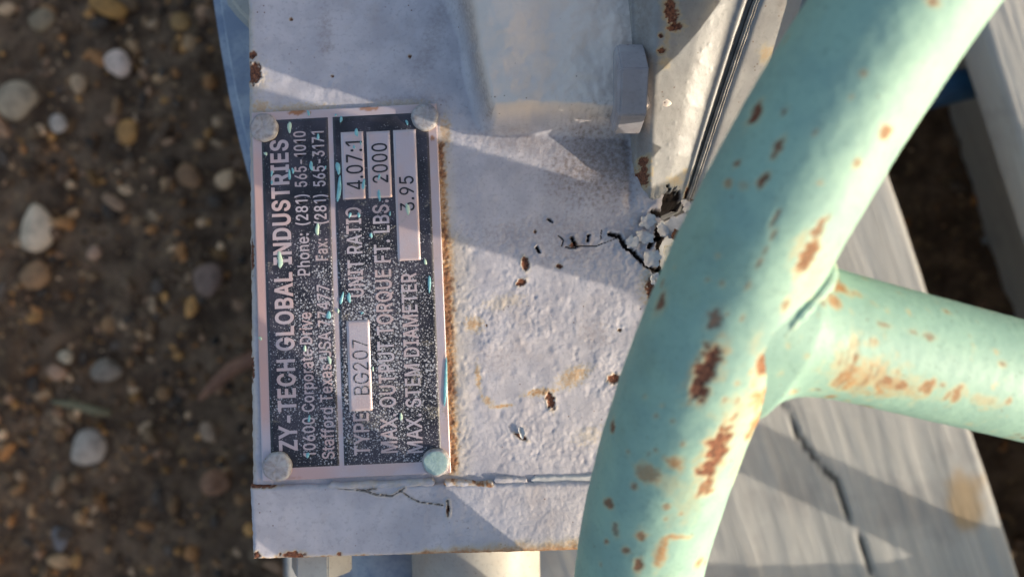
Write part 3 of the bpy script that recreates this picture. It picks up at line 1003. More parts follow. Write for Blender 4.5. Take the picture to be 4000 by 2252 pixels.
# bearing housing beyond the joint, rising under the hand wheel
pv = np.linspace(-420, 820, 160)
ov = np.concatenate([np.linspace(23, 300, 40), np.linspace(310, 420, 10)])
PB, OB = np.meshgrid(pv, ov, indexing='ij')
ADZ = np.interp(OB, [23, 40, 120, 200, 300, 380, 420], [0, 0.6, 0.4, 0, -1, -3, -8])
XB, YB, ZB = cover_point(PB, np.ones_like(PB), 0, 0)
XB = XB + OB * 0.0645
ZB = ZB + ADZ
ZB += 0.1 * fbm(XB / 6, YB / 6, 3, 95)
haloB = 0.6 * sstep(1.3, 0.2, spot(XB, YB, *px(3015, 200, 20)[:2], 2.6, 2.6, 0, 0.5, 3, 0.7))
grid_obj('bearing_housing', XB, YB, ZB, M_COVER, oper, {'halo': haloB}, skirt=-45, flip=True)

# hood added to shade the upper left, standing clear above the bearing housing
shade_hood_outline = [(46, 20), (58, 19), (66, 19.5), (70, 40), (74, 60), (80, 100), (70, 100), (64, 66), (57, 42)]
plan_slab('shade_hood', shade_hood_outline, 29, 45, M_COVER, oper, 3.0)
plan_slab('shade_skirt', [(47, 20.5), (58, 19.6), (65, 20), (65, 27), (47, 27)], 18, 30, M_COVER, oper, 0.8)  # added lower blocker, keeps sun off the case's bottom slope
plan_slab('shade_post', [(74, 82), (79, 82), (79, 98), (74, 98)], -20, 29.5, M_COVER, oper, 0.8)

# hexagonal bolt head holding the cover flange, seen from its side
def hex_bolt(name, centre, r, x0, x1, axis, mat, parent, turn=0.0, cham=1.2):
    bm = bmesh.new()
    rings = []
    for (xx, rr) in [(x0, r - cham), (x0 + cham * 0.7, r), (x1, r)]:
        ring = []
        for j in range(6):
            a = turn + j * math.pi / 3
            o1, o2 = rr * math.cos(a), rr * math.sin(a)
            if axis == 'X':
                co = (xx, centre[1] + o1, centre[2] + o2)
            else:
                co = (centre[0] + o1, xx, centre[2] + o2)
            ring.append(bm.verts.new(co))
        rings.append(ring)
    for A, B in zip(rings[:-1], rings[1:]):
        for j in range(6):
            bm.faces.new([A[j], A[(j + 1) % 6], B[(j + 1) % 6], B[j]])
    bm.faces.new(rings[0])
    bm.faces.new(rings[-1])
    bmesh.ops.recalc_face_normals(bm, faces=bm.faces[:])
    bmesh.ops.bevel(bm, geom=bm.edges[:], offset=0.3, segments=2, affect='EDGES')
    return bm_obj(name, bm, mat, parent)

bz = 14.5
bc = px(2465, 318, bz + 8)
bx0, bx1 = px(2412, 0, bz + 9)[0], px(2530, 0, bz + 9)[0]
hex_bolt('bolt_head', (0, bc[1], bz), 11.0, bx0, bx1, 'X', M_BOLT, oper, turn=math.radians(17))
# bolt under the base flange
bb = px(1250, 2200, -8)
hex_bolt('bolt_head', (bb[0], 0, -10), 8.8, -80.0, -64.0, 'Y', M_CREAM, oper, turn=0.1)

# curled flakes of old paint at the peeled corner
def flake(cx, cy, z, lx, ly, ang, tilt, curl, mat, seed):
    n = 13
    s = np.linspace(-1, 1, n)
    A, B = np.meshgrid(s, s, indexing='ij')
    rr = np.sqrt(A ** 2 + B ** 2) / np.maximum(np.abs(A), np.abs(B)).clip(1e-6)
    A, B = A / rr.clip(1), B / rr.clip(1)
    e = 1 + 0.35 * fbm(A * 1.3 + seed, B * 1.3, 3, seed)
    x, y = A * lx * e, B * ly * e
    zz = curl * (A ** 2 + 0.4 * B) + 0.25 * fbm(x / 1.5, y / 1.5, 2, seed + 1) + tilt * x
    c, q = math.cos(ang), math.sin(ang)
    p = px(cx, cy, z)
    X, Y, Zt = p[0] + c * x - q * y, p[1] + q * x + c * y, z + zz
    top = np.stack([X, Y, Zt], -1).reshape(-1, 3)
    bot = top - np.array([0, 0, 0.3])
    F = grid_faces(n, n)
    ring = [j for j in range(n)] + [i * n + n - 1 for i in range(1, n)] + [(n - 1) * n + j for j in range(n - 2, -1, -1)] + [i * n for i in range(n - 2, 0, -1)]
    N = n * n
    S = np.array([[ring[i], ring[(i + 1) % len(ring)], ring[(i + 1) % len(ring)] + N, ring[i] + N] for i in range(len(ring))])
    mesh_obj('paint_flake', np.concatenate([top, bot]), np.concatenate([F, F[:, ::-1] + N, S]), mat, oper)

for a in [(2638, 1000, 1.5, 3.0, 3.6, 0.4, 0.1, 0.9, M_FLAKEC, 1), (2545, 1010, 1.6, 2.2, 2.4, 0.3, 0.2, 0.9, M_FLAKE, 2), (2520, 925, 1.4, 2.3, 1.9, -0.2, 0.1, 0.6, M_FLAKE, 3),
          (2655, 880, 0.5, 3.8, 3.0, 0.6, -0.15, -0.5, M_FLAKE, 4), (2470, 945, 1.3, 1.9, 1.6, 0.9, 0.15, 0.5, M_FLAKE, 5), (2530, 865, 1.2, 2.2, 1.8, 0.2, 0.15, 0.5, M_FLAKE, 6),
          (2590, 900, 1.0, 1.5, 2.0, 0.5, -0.3, 0.8, M_FLAKE, 7), (2645, 925, 1.2, 1.3, 2.2, 0.5, 0.3, 0.6, M_RUSTB, 8), (2690, 800, -3.5, 2.6, 2.0, 0.2, -0.2, 0.7, M_FLAKE, 9),
          (2715, 765, -2.5, 1.2, 1.8, 0.6, 0.2, 0.4, M_RUSTB, 10), (2560, 1090, 0.9, 1.3, 1.6, 0.2, 0.1, 0.4, M_FLAKE, 11), (2038, 1690, 0.5, 0.8, 1.7, 0.15, 0.25, 0.5, M_FLAKE, 12)]:
    flake(*a)

# ------------------------------------------------------------------ name plate
PT = 0.9    # top of the sheet
plate = mesh_obj('name_plate', [(0, 0, 0)], [], None, None)
bpy.data.objects.remove(plate)
CTL, CTR, CBR, CBL = (983, 441), (1704, 404), (1761, 1845), (1025, 1878)


def pl_uv(u, v, z):
    """u: left to right, v: bottom to top of the plate -> world mm"""
    u, v = np.asarray(u, float), np.asarray(v, float)
    x = (CBL[0] * (1 - u) + CBR[0] * u) * (1 - v) + (CTL[0] * (1 - u) + CTR[0] * u) * v
    y = (CBL[1] * (1 - u) + CBR[1] * u) * (1 - v) + (CTL[1] * (1 - u) + CTR[1] * u) * v
    k = (CAM_H - PT) / FPX
    return np.stack([(x - 2000) * k, (1126 - y) * k, np.broadcast_to(z, x.shape)], -1)


def pl_v(u, y):
    yt_, yb_ = CTL[1] + (CTR[1] - CTL[1]) * u, CBL[1] + (CBR[1] - CBL[1]) * u
    return (yb_ - y) / (yb_ - yt_)


def plate_rect(name, u0, u1, v0, v1, z0, z1, mat, parent, res=1, halo=None):
    nu, nv = max(2, int(res * 60 * (u1 - u0)) + 2), max(2, int(res * 120 * (v1 - v0)) + 2)
    U, V = np.meshgrid(np.linspace(u0, u1, nu), np.linspace(v1, v0, nv))
    P = pl_uv(U, V, z1)
    A = None
    if halo:
        h = np.zeros_like(U)
        for (cx, cy, rx, ryy, a) in halo:
            p = px(cx, cy, PT)
            kq = (CAM_H - PT) / FPX
            h = np.maximum(h, a * sstep(1.2, 0.6, spot(P[..., 0], P[..., 1], p[0], p[1], rx * kq, ryy * kq, 0, 0.5, cx % 31, 0.8)))
        A = {'halo': h, 'pink': 0.8 * sstep(0.12, 0.02, U) * sstep(0.95, 0.85, V) * sstep(0.10, 0.2, V) + 0.7 * sstep(0.06, 0.02, V) * sstep(0.1, 0.18, U) * sstep(0.5, 0.3, U)}  # pink mask: reflection along the left and bottom border
    return grid_obj(name, P[..., 0], P[..., 1], P[..., 2], mat, parent, A, skirt=z0, flip=True)


plate = plate_rect('name_plate', 0, 1, 0, 1, 0.15, PT, M_ALU, oper, 2.5, [(1165, 437, 42, 12, 0.95), (1440, 425, 40, 9, 0.8), (1120, 1865, 60, 8, 0.3), (1690, 540, 9, 12, 0.9), (1745, 1500, 10, 200, 0.2)])
plate['label'] = 'black and silver riveted name plate with raised lettering'
plate_rect('black_field', 0.050, 0.411, 0.033, 0.977, PT - 0.2, PT + 0.06, M_BLACK, plate)
plate_rect('black_field', 0.437, 0.953, 0.033, 0.977, PT - 0.2, PT + 0.06, M_BLACK, plate)
for (u0, u1, ya, yb_) in [(0.478, 0.600, 515, 778), (0.617, 0.743, 513, 773), (0.761, 0.884, 507, 1017), (0.474, 0.597, 1250, 1603)]:
    um = (u0 + u1) / 2
    plate_rect('value_box', u0, u1, pl_v(um, yb_), pl_v(um, ya), PT, PT + 0.13, M_ALU, plate)


# letter outlines (advance | contour | contour ...), plain grotesque, thousandths of the type size
GLYPHS = {
    '(': '273|233,538 179,538 176,537 160,510 131,438 112,378 97,306 91,264 90,213 88,210 91,159 100,102 109,60 127,6 148,-42 175,-93 179,-97 233,-97 234,-93 190,9 166,87 154,147 151,177 151,237 160,312 175,375 202,462 219,504 234,534 235,537',
    ')': '273|40,538 38,537 39,534 55,501 71,462 104,354 113,309 122,234 122,183 119,150 107,87 86,18 55,-57 38,-93 40,-97 94,-97 99,-93 125,-42 143,0 164,63 174,102 182,159 182,252 173,321 155,399 140,447 115,504 97,538',
    '-': '453|337,242 333,244 117,244 113,242 113,191 117,187 333,187 337,191',
    '.': '188|141,50 132,68 119,80 98,87 80,84 65,75 55,62 51,53 49,41 51,29 58,14 74,1 95,-5 110,-2 119,1 134,17 141,38',
    '0': '453|231,516 195,513 159,502 129,483 104,458 86,431 69,395 56,353 50,305 47,254 50,203 59,146 74,101 84,80 101,53 129,24 156,8 186,-2 228,-7 261,-3 294,7 324,24 352,53 369,80 388,125 396,155 400,176 404,206 404,233 403,302 396,350 384,394 367,431 349,458 333,474 321,485 297,501 261,512|231,460 252,456 270,449 282,441 304,419 318,395 331,362 338,335 343,290 344,239 340,188 334,158 321,119 310,98 291,75 273,60 252,52 225,50 204,52 180,61 163,74 143,98 135,113 125,137 116,173 110,212 109,254 110,293 116,335 123,365 140,404 159,430 180,448 201,456',
    '1': '380|272,-1 276,3 276,507 272,508 197,508 86,426 85,360 92,362 200,442 210,447 211,3 215,-1',
    '2': '453|65,0 385,-1 388,1 389,54 385,56 153,57 153,60 156,63 317,234 353,282 371,318 380,357 380,393 371,423 361,444 346,464 325,484 307,496 280,508 250,514 232,515 199,514 172,508 142,495 119,480 96,456 81,432 69,396 66,363 70,362 124,362 128,366 128,381 132,399 138,411 147,426 169,445 187,454 217,460 229,460 259,454 286,441 307,420 317,399 320,384 320,360 311,327 301,309 284,285 206,198 65,48 63,45 63,3',
    '3': '453|71,508 70,506 70,455 71,451 287,450 286,446 279,437 157,299 156,251 158,247 209,247 242,244 275,234 290,224 309,206 321,185 328,164 328,131 321,104 314,92 304,80 293,70 275,61 248,52 221,49 188,52 167,58 152,65 124,89 115,107 107,132 46,131 46,113 56,80 70,56 92,34 125,14 158,1 188,-6 218,-8 251,-5 281,2 311,13 335,28 353,44 371,68 384,92 390,119 393,140 390,173 384,194 371,221 363,233 352,245 329,264 308,276 281,286 251,289 223,290 226,296 372,461 372,506 368,508',
    '4': '453|40,105 40,160 262,509 343,509 343,163 413,163 413,105 343,105 343,0 282,0 282,105|105,163 282,163 282,440',
    '5': '453|363,508 99,508 95,506 67,254 84,250 129,246 150,261 186,274 204,276 225,276 255,270 276,261 290,251 304,236 319,209 325,188 328,170 328,155 322,122 304,89 290,74 276,64 258,55 240,52 219,49 195,52 171,61 156,70 148,77 134,95 125,113 122,128 120,130 63,130 60,128 65,98 72,80 83,59 105,34 141,10 174,-2 192,-6 219,-7 252,-4 282,3 309,15 333,33 358,59 369,77 379,98 387,128 391,155 391,182 388,200 379,230 370,251 358,269 336,294 315,310 294,321 267,329 237,334 216,334 183,327 156,315 137,302 134,302 149,443 153,451 363,451 365,455 365,506',
    '6': '453|319,508 253,508 250,506 138,341 111,299 81,242 70,209 65,185 63,164 66,131 72,104 84,74 100,51 118,31 145,13 175,1 196,-5 226,-8 256,-5 283,1 310,14 334,31 353,50 368,74 380,101 386,125 389,149 386,191 380,215 370,239 356,260 337,280 313,296 289,306 262,312 226,313 211,312 196,307 176,296 177,299 314,497 320,506|226,48 208,49 190,55 172,64 158,74 148,86 138,101 130,122 126,140 126,179 132,200 144,224 161,242 175,252 187,258 214,264 247,263 271,255 289,243 305,227 314,212 323,194 326,173 326,134 317,107 305,86 289,70 265,56 244,49',
    '7': '453|98,0 161,-1 164,0 168,6 390,447 390,507 389,508 65,508 61,507 61,453 65,452 320,452 322,450 321,444 100,6',
    '8': '453|235,516 217,516 190,512 169,507 145,497 121,483 102,464 90,449 78,428 72,404 70,380 72,356 80,329 93,308 109,289 127,277 152,266 130,258 112,249 98,239 81,221 69,203 58,176 53,155 52,137 54,110 66,77 78,56 106,29 136,11 163,1 193,-5 226,-8 259,-5 289,1 316,10 342,26 371,53 389,80 398,110 401,128 401,140 395,176 386,197 377,212 358,234 337,251 300,266 325,277 343,290 359,308 371,329 380,356 381,374 380,401 373,428 361,449 348,467 325,486 307,497 283,507 259,513|116,122 115,140 117,158 126,182 138,200 166,221 187,230 202,234 247,234 271,228 289,219 303,209 320,191 329,176 335,155 336,125 331,107 317,83 301,70 286,60 271,55 247,49 208,49 181,55 166,60 139,78 133,86 123,101|314,407 318,386 318,365 314,344 302,323 289,310 277,302 262,295 226,289 199,292 181,298 166,307 154,318 147,326 138,344 134,356 133,377 138,407 150,428 157,436 175,448 193,455 211,459 238,460 265,453 280,446 294,437 308,419',
    '9': '453|133,-1 196,-1 202,3 341,207 365,252 382,297 389,339 389,357 386,381 380,405 370,429 353,456 331,478 307,495 280,507 253,514 220,515 199,514 160,502 127,484 100,458 84,435 73,411 66,384 63,351 66,318 72,294 82,270 97,247 113,231 139,213 160,203 184,197 229,194 253,200 274,212 275,210 138,12 132,3|214,460 238,460 262,454 280,445 292,436 302,426 316,402 323,387 326,366 326,336 323,315 304,279 280,257 256,248 226,242 190,249 175,256 160,268 148,280 138,294 129,318 126,342 126,369 129,384 138,408 146,420 172,445 190,454',
    ':': '188|141,50 132,68 119,80 98,87 80,84 65,75 55,62 51,53 49,41 51,29 58,14 74,1 95,-5 110,-2 119,1 134,17 141,38|128,348 116,357 98,361 83,360 65,351 55,338 51,329 50,317 53,299 63,284 71,277 83,272 95,270 107,272 119,277 128,284 135,293 141,314 140,326 135,338',
    'A': '480|202,508 189,477 69,147 18,6 18,0 82,-1 85,1 132,135 136,142 343,142 396,0 460,-1 461,6 278,504 274,508|238,454 288,297 323,201 322,199 157,199 156,201 196,318',
    'B': '456|60,508 60,1 63,-1 249,-1 282,2 318,8 342,17 366,30 387,49 399,66 408,84 415,105 418,126 415,168 403,201 392,219 377,234 348,253 314,264 318,268 348,281 367,294 382,312 393,336 398,357 397,393 391,420 380,444 363,466 330,490 303,501 282,506 252,508|126,230 267,229 294,223 312,214 334,195 349,171 352,162 355,150 355,129 352,114 344,96 330,80 312,69 279,59 243,56 126,56 124,60 124,228|125,285 124,450 126,452 246,452 267,449 294,442 312,430 324,414 334,390 335,375 334,351 322,324 303,304 273,290 237,284',
    'C': '510|382,23 412,46 437,74 458,110 473,158 469,160 409,160 404,143 392,119 379,101 370,91 355,79 328,64 298,55 268,52 235,55 208,64 184,76 160,95 140,119 126,143 114,173 105,215 102,254 105,293 112,326 126,365 142,392 156,410 184,432 214,447 235,453 262,456 301,453 328,444 346,436 368,419 389,395 404,365 409,348 472,349 467,374 458,398 436,436 406,468 376,488 340,504 301,513 262,516 229,513 193,504 178,498 148,483 121,462 93,431 69,392 53,353 44,305 39,254 42,206 54,155 69,116 91,80 118,49 151,24 193,5 235,-5 268,-8 292,-6 316,-2 340,4',
    'D': '502|60,508 60,1 63,-1 219,-1 264,2 306,11 348,29 384,54 412,84 432,117 448,156 458,201 461,246 460,300 448,351 433,390 421,411 409,429 384,456 354,477 312,496 270,505 231,508|126,56 124,60 124,450 126,452 240,451 261,448 288,442 318,429 345,409 363,387 379,360 391,327 398,291 397,219 391,183 376,144 364,123 342,98 318,81 288,68 255,60 216,56',
    'E': '419|373,0 374,54 372,56 126,56 124,60 124,225 126,229 351,229 355,231 355,282 351,286 126,286 124,288 124,450 126,452 369,452 371,453 371,507 369,508 60,508 60,1 63,-1',
    'F': '410|61,0 124,0 124,219 126,220 342,220 346,222 345,277 126,278 124,279 124,450 126,452 366,452 368,453 368,507 366,508 63,508 59,507 59,3',
    'G': '520|274,516 226,513 184,501 148,483 121,462 102,443 90,428 72,398 54,356 44,305 39,254 42,206 57,146 69,116 81,95 91,80 111,56 148,25 187,7 220,-2 268,-8 307,-4 343,4 379,20 406,39 434,68 450,89 457,104 467,125 473,149 476,164 477,191 477,254 475,256 286,256 282,254 283,199 412,198 414,197 413,173 407,149 401,134 395,122 383,104 364,84 343,70 313,58 295,54 268,52 238,55 208,64 184,76 160,95 140,119 126,143 111,182 105,215 102,254 105,293 113,332 126,365 142,392 156,410 178,428 208,445 238,454 277,456 301,452 334,441 361,423 386,395 395,380 409,348 472,348 474,350 461,392 449,416 425,449 400,471 367,492 340,504 319,510',
    'H': '517|61,0 124,0 124,228 126,232 390,232 392,228 392,0 453,-1 456,1 456,508 393,508 392,507 392,291 390,289 126,289 124,291 124,507 123,508 63,508 59,507 59,3',
    'I': '300|31,508 31,452 115,452 117,450 117,60 115,56 31,55 31,1 34,-1 267,0 269,3 268,55 184,56 182,60 182,450 184,452 268,452 269,507 265,508',
    'L': '393|60,508 60,1 63,-1 359,0 361,3 361,54 357,56 125,57 124,507 123,508',
    'M': '628|567,508 477,508 475,507 350,183 315,74 274,195 153,506 150,508 63,508 59,507 59,3 61,0 120,-1 122,3 120,430 173,282 281,12 288,-1 339,-1 343,3 454,285 504,428 506,420 503,330 503,3 507,-1 564,-1 567,1',
    'N': '523|60,508 60,1 63,-1 123,-1 124,3 124,321 121,408 121,423 123,425 197,297 387,0 461,0 463,3 463,507 459,508 402,508 398,507 398,156 402,80 358,159 137,507 135,508',
    'O': '533|307,513 262,516 229,513 193,504 148,483 121,462 93,431 69,392 54,353 44,305 39,254 45,194 54,155 69,116 78,101 91,81 117,50 145,28 187,6 235,-5 268,-7 298,-5 346,6 385,25 412,46 440,77 464,116 480,155 491,206 492,266 490,302 479,353 461,398 442,428 420,455 385,483 346,502|271,456 298,453 322,446 346,434 370,417 392,392 408,365 422,326 428,293 429,239 428,218 422,179 406,140 391,116 377,98 349,76 325,63 295,55 265,53 235,55 214,61 184,76 160,94 142,116 125,143 114,173 105,215 102,254 105,293 113,332 126,365 141,392 172,423 193,437 214,446 238,453',
    'P': '445|61,0 124,0 124,183 126,185 237,185 276,188 303,194 330,206 357,224 374,240 388,261 400,291 406,315 409,342 406,381 400,405 390,429 376,450 354,472 333,486 303,500 255,508 63,508 59,507 59,3|126,242 124,243 124,450 126,452 258,451 297,439 318,422 331,405 339,384 344,363 344,333 337,303 328,285 315,269 297,256 285,251 246,242',
    'Q': '533|466,-49 464,-42 404,39 440,78 463,114 479,153 491,207 492,240 491,300 479,354 464,393 439,432 415,460 382,485 346,502 313,511 295,514 274,515 241,514 223,512 187,502 151,484 122,462 93,432 70,393 51,342 42,291 40,255 42,216 54,156 72,111 93,78 118,50 151,24 184,8 226,-4 268,-7 307,-4 358,10 398,-45 403,-49|241,454 283,454 316,448 349,433 370,416 392,393 407,366 419,336 428,291 428,219 422,180 409,147 392,117 367,89 313,158 250,158 247,156 318,63 298,56 277,53 238,55 211,62 187,74 160,94 141,117 126,141 114,174 105,213 103,255 105,294 113,330 129,372 144,396 164,417 184,433 211,445',
    'R': '449|60,508 60,1 63,-1 124,0 124,195 126,197 237,197 243,199 246,198 250,192 353,0 426,-1 426,3 415,24 315,207 315,210 333,217 354,230 376,252 391,273 403,303 409,342 406,384 400,411 390,432 377,453 354,475 332,489 306,499 282,505 243,508|124,450 126,452 261,451 294,441 312,430 324,418 334,405 343,375 343,330 334,300 328,291 312,275 297,266 279,260 264,256 237,254 126,254 124,258',
    'S': '447|200,514 167,508 134,496 113,484 101,475 76,450 61,423 54,399 52,372 55,342 67,312 86,289 113,268 143,253 173,242 251,220 296,205 320,190 333,177 339,168 344,153 345,126 339,108 328,90 317,78 286,60 251,50 206,50 185,53 158,62 134,77 124,87 114,102 109,114 104,136 41,136 38,135 40,123 43,105 52,81 64,60 82,39 101,23 128,9 167,-4 188,-8 224,-10 260,-7 293,0 323,11 350,26 372,45 396,81 405,108 408,129 408,156 402,180 395,198 382,216 362,236 344,248 311,264 212,293 176,305 155,315 141,324 122,345 117,360 115,375 121,405 130,420 142,432 167,448 200,457 230,458 251,457 272,451 287,445 304,435 321,420 331,402 338,377 398,377 400,381 399,399 390,426 378,447 359,470 335,487 314,499 287,508 257,514',
    'T': '449|194,-1 254,-1 256,3 256,450 260,452 416,452 416,508 35,508 31,507 32,452 191,452 192,450 192,3',
    'U': '517|61,508 59,505 59,175 62,142 71,109 86,79 105,53 124,34 153,15 186,2 222,-6 258,-9 300,-6 342,6 363,15 387,30 415,55 432,79 445,106 454,142 457,166 456,507 453,509 396,509 392,505 392,169 385,130 376,112 365,97 350,82 333,69 312,60 291,54 258,51 228,54 204,61 186,68 168,80 154,94 140,115 134,127 126,154 124,178 124,505 120,509',
    'X': '474|20,0 90,0 178,123 237,217 266,168 296,123 381,1 384,-1 454,0 454,3 278,258 276,264 444,508 375,508 373,507 293,393 237,304 199,369 105,507 33,508 30,507 200,261 199,258 20,3',
    'Y': '472|205,-1 266,0 267,207 452,504 454,507 451,508 382,508 380,507 279,342 252,294 239,264 235,262 221,294 191,345 92,507 88,508 19,508 17,507 203,207 203,3',
    'Z': '438|397,-1 398,3 398,54 397,56 118,56 116,57 167,126 395,459 396,507 394,508 40,508 39,453 43,452 319,452 321,450 270,381 42,45 42,0',
    'a': '389|335,0 337,3 337,261 334,285 328,306 321,321 310,339 297,352 270,369 240,379 198,383 171,382 135,376 111,366 90,355 59,324 50,312 42,291 99,274 118,300 150,322 165,328 183,331 207,331 225,328 240,322 260,306 271,288 274,276 275,255 268,240 261,234 234,227 174,220 126,211 84,196 60,181 44,162 36,147 32,129 29,108 32,84 38,63 50,42 60,28 93,5 132,-7 159,-10 198,-4 228,7 249,22 273,52 277,48 278,0|275,186 275,135 274,123 269,105 255,82 243,70 228,59 210,50 192,47 171,45 156,46 144,47 120,56 102,72 92,93 92,117 98,132 114,148 135,159 177,168 249,179 273,188',
    'd': '424|370,509 313,509 311,505 311,322 309,319 307,318 303,322 287,346 277,356 252,373 235,380 220,383 172,383 139,374 109,359 94,347 72,322 54,292 43,262 36,226 34,190 36,151 42,118 54,85 69,58 90,34 112,15 136,3 166,-6 196,-9 235,-4 256,6 277,21 287,31 307,58 310,59 312,55 313,0 370,0 372,1 372,505|226,48 205,47 184,48 163,55 145,66 130,79 117,97 105,127 99,157 96,202 102,238 108,262 117,280 142,308 163,322 184,329 223,329 244,323 259,314 274,302 290,283 299,265 305,244 311,214 311,166 307,145 299,115 289,94 265,66 244,54',
    'e': '404|229,383 178,383 145,374 115,359 91,341 73,319 54,289 42,253 36,223 33,187 36,151 45,112 57,82 70,61 91,36 118,15 145,3 178,-6 211,-9 247,-6 280,3 319,25 338,43 350,58 360,76 363,91 307,104 292,80 277,66 259,55 241,49 211,45 175,51 148,63 134,73 120,91 110,106 102,127 97,167 367,168 371,172 371,220 366,253 356,283 347,304 335,322 316,344 286,365 256,377|96,223 102,250 108,268 128,298 148,314 163,322 187,329 199,330 223,329 244,323 262,314 274,305 287,289 298,268 305,247 308,223 307,221 100,221',
    'f': '254|84,-1 138,-1 142,3 142,324 144,326 225,326 227,330 227,375 225,379 144,379 142,381 143,435 149,453 165,468 189,473 213,472 225,469 228,471 242,519 237,523 228,525 195,530 168,529 138,520 120,510 98,489 86,468 82,450 80,432 80,381 78,379 9,379 5,375 5,330 7,327 78,326 80,324 80,3',
    'h': '410|53,508 53,1 56,-1 110,-1 114,3 114,228 114,246 118,264 124,279 136,297 149,309 161,317 177,324 191,328 215,328 236,325 254,318 272,304 285,288 293,261 295,240 296,1 299,-1 355,0 357,3 357,252 351,294 339,324 330,339 314,356 293,370 254,382 218,383 197,381 176,375 155,364 130,342 116,320 114,324 114,507 110,508',
    'i': '167|56,-1 110,-1 114,3 114,375 110,379 56,379 52,375 52,3|43,495 41,483 42,474 47,463 53,455 62,448 74,443 95,444 107,449 120,462 125,474 125,492 120,504 107,517 92,523 80,523 65,520 49,507',
    'n': '410|355,0 357,3 357,252 351,294 341,320 329,338 311,357 293,370 278,376 254,382 203,382 176,375 155,364 130,342 113,313 112,318 111,378 54,378 52,375 53,1 56,-1 110,-1 114,3 114,228 114,246 118,264 124,279 136,297 149,309 161,317 177,324 191,328 215,328 236,325 254,318 272,304 285,288 293,261 295,240 296,1 299,-1',
    'o': '415|235,383 178,382 145,374 115,359 96,343 75,322 60,298 45,262 37,226 33,187 36,151 43,121 51,97 57,82 70,61 91,36 118,15 145,2 175,-6 208,-9 241,-6 271,3 298,15 321,34 344,58 359,85 371,115 380,154 380,220 373,253 358,292 344,316 322,342 295,362 270,373|187,329 214,330 238,326 253,320 276,304 296,280 308,256 314,235 318,208 318,169 314,142 305,112 293,91 271,66 256,57 232,49 208,46 184,49 163,55 145,66 131,79 118,97 108,118 99,151 96,175 96,199 102,235 108,259 117,277 130,294 148,312 163,321',
    'p': '424|54,-143 110,-144 114,-140 115,58 119,57 146,21 164,9 188,-3 227,-9 260,-6 290,3 320,21 335,34 348,49 369,82 384,127 390,175 388,223 381,262 369,295 348,328 334,343 311,362 287,374 257,382 239,384 212,384 182,377 158,365 137,345 119,320 113,318 112,322 112,376 110,378 56,378 52,376 52,-140|242,48 200,48 179,55 161,66 149,76 134,97 125,115 115,151 112,187 114,214 118,241 127,268 139,289 159,310 179,322 203,329 236,329 260,323 287,305 305,282 315,262 323,238 327,217 328,169 324,142 315,115 306,97 295,82 275,63 260,54',
    'r': '259|56,-1 110,-1 114,3 114,237 116,258 126,285 143,304 161,316 176,322 203,326 242,323 242,382 224,385 206,385 188,382 170,376 152,367 143,359 124,339 113,320 112,324 112,375 110,379 56,379 53,377 52,3',
    's': '365|231,380 204,384 168,384 147,380 117,371 99,362 81,348 66,333 53,310 49,295 46,274 50,250 58,226 72,208 93,192 117,180 153,169 213,155 240,145 252,137 259,130 265,118 268,106 265,88 262,82 259,76 246,63 222,51 192,45 171,45 153,48 123,60 112,70 104,82 93,107 39,95 37,91 41,73 50,55 62,37 75,24 111,3 144,-5 180,-9 219,-6 243,0 261,6 279,16 297,30 313,49 325,70 331,100 328,130 319,154 303,174 285,188 261,199 219,212 153,228 138,234 122,244 113,256 110,265 111,292 118,304 132,317 150,326 171,332 204,332 228,325 242,316 249,309 261,292 266,280 270,278 321,289 323,292 318,307 309,325 298,340 273,362 255,371',
    't': '227|210,1 212,5 211,14 202,53 171,49 153,52 144,55 135,62 132,68 127,83 125,98 125,323 129,327 201,327 203,329 203,377 201,378 126,379 124,470 66,471 64,467 64,380 63,378 6,378 5,329 9,327 63,327 64,323 64,95 68,65 77,41 83,32 93,20 111,7 138,-2 168,-5 192,-3',
    'v': '389|19,378 18,375 25,357 163,0 224,-1 227,3 255,75 363,357 369,378 308,379 304,375 223,153 198,69 194,62 165,156 84,378',
    'x': '379|22,0 90,0 147,84 189,154 239,72 288,-1 356,0 352,9 225,192 337,357 349,375 350,378 282,378 233,306 192,236 188,237 145,309 100,378 32,378 35,369 154,195 29,12',
    ' ': '188',
}


def contour(txt):
    pts = [tuple(map(float, q.split(','))) for q in txt.split(' ')]
    out = []
    for p in pts:
        if not out or abs(p[0] - out[-1][0]) + abs(p[1] - out[-1][1]) > 13:
            out.append(p)
    if abs(out[0][0] - out[-1][0]) + abs(out[0][1] - out[-1][1]) <= 13:
        out.pop()
    return np.array(out) / 1000.0


def fatten(P, ox, oy, sign):
    a = P - np.roll(P, 1, 0)
    b = np.roll(P, -1, 0) - P
    na = np.stack([a[:, 1], -a[:, 0]], 1) / np.linalg.norm(a, axis=1)[:, None]
    nb = np.stack([b[:, 1], -b[:, 0]], 1) / np.linalg.norm(b, axis=1)[:, None]
    m = na + nb
    m = m / np.maximum((m * m).sum(1) / 2, 0.45)[:, None]
    return P + sign * m * np.array([ox, oy])


def inside(p, C):
    x, y = C[:, 0], C[:, 1]
    x2, y2 = np.roll(x, -1), np.roll(y, -1)
    hit = ((y > p[1]) != (y2 > p[1])) & (p[0] < (x2 - x) * (p[1] - y) / np.where(y2 == y, 1e-9, y2 - y) + x)
    return hit.sum() % 2 == 1


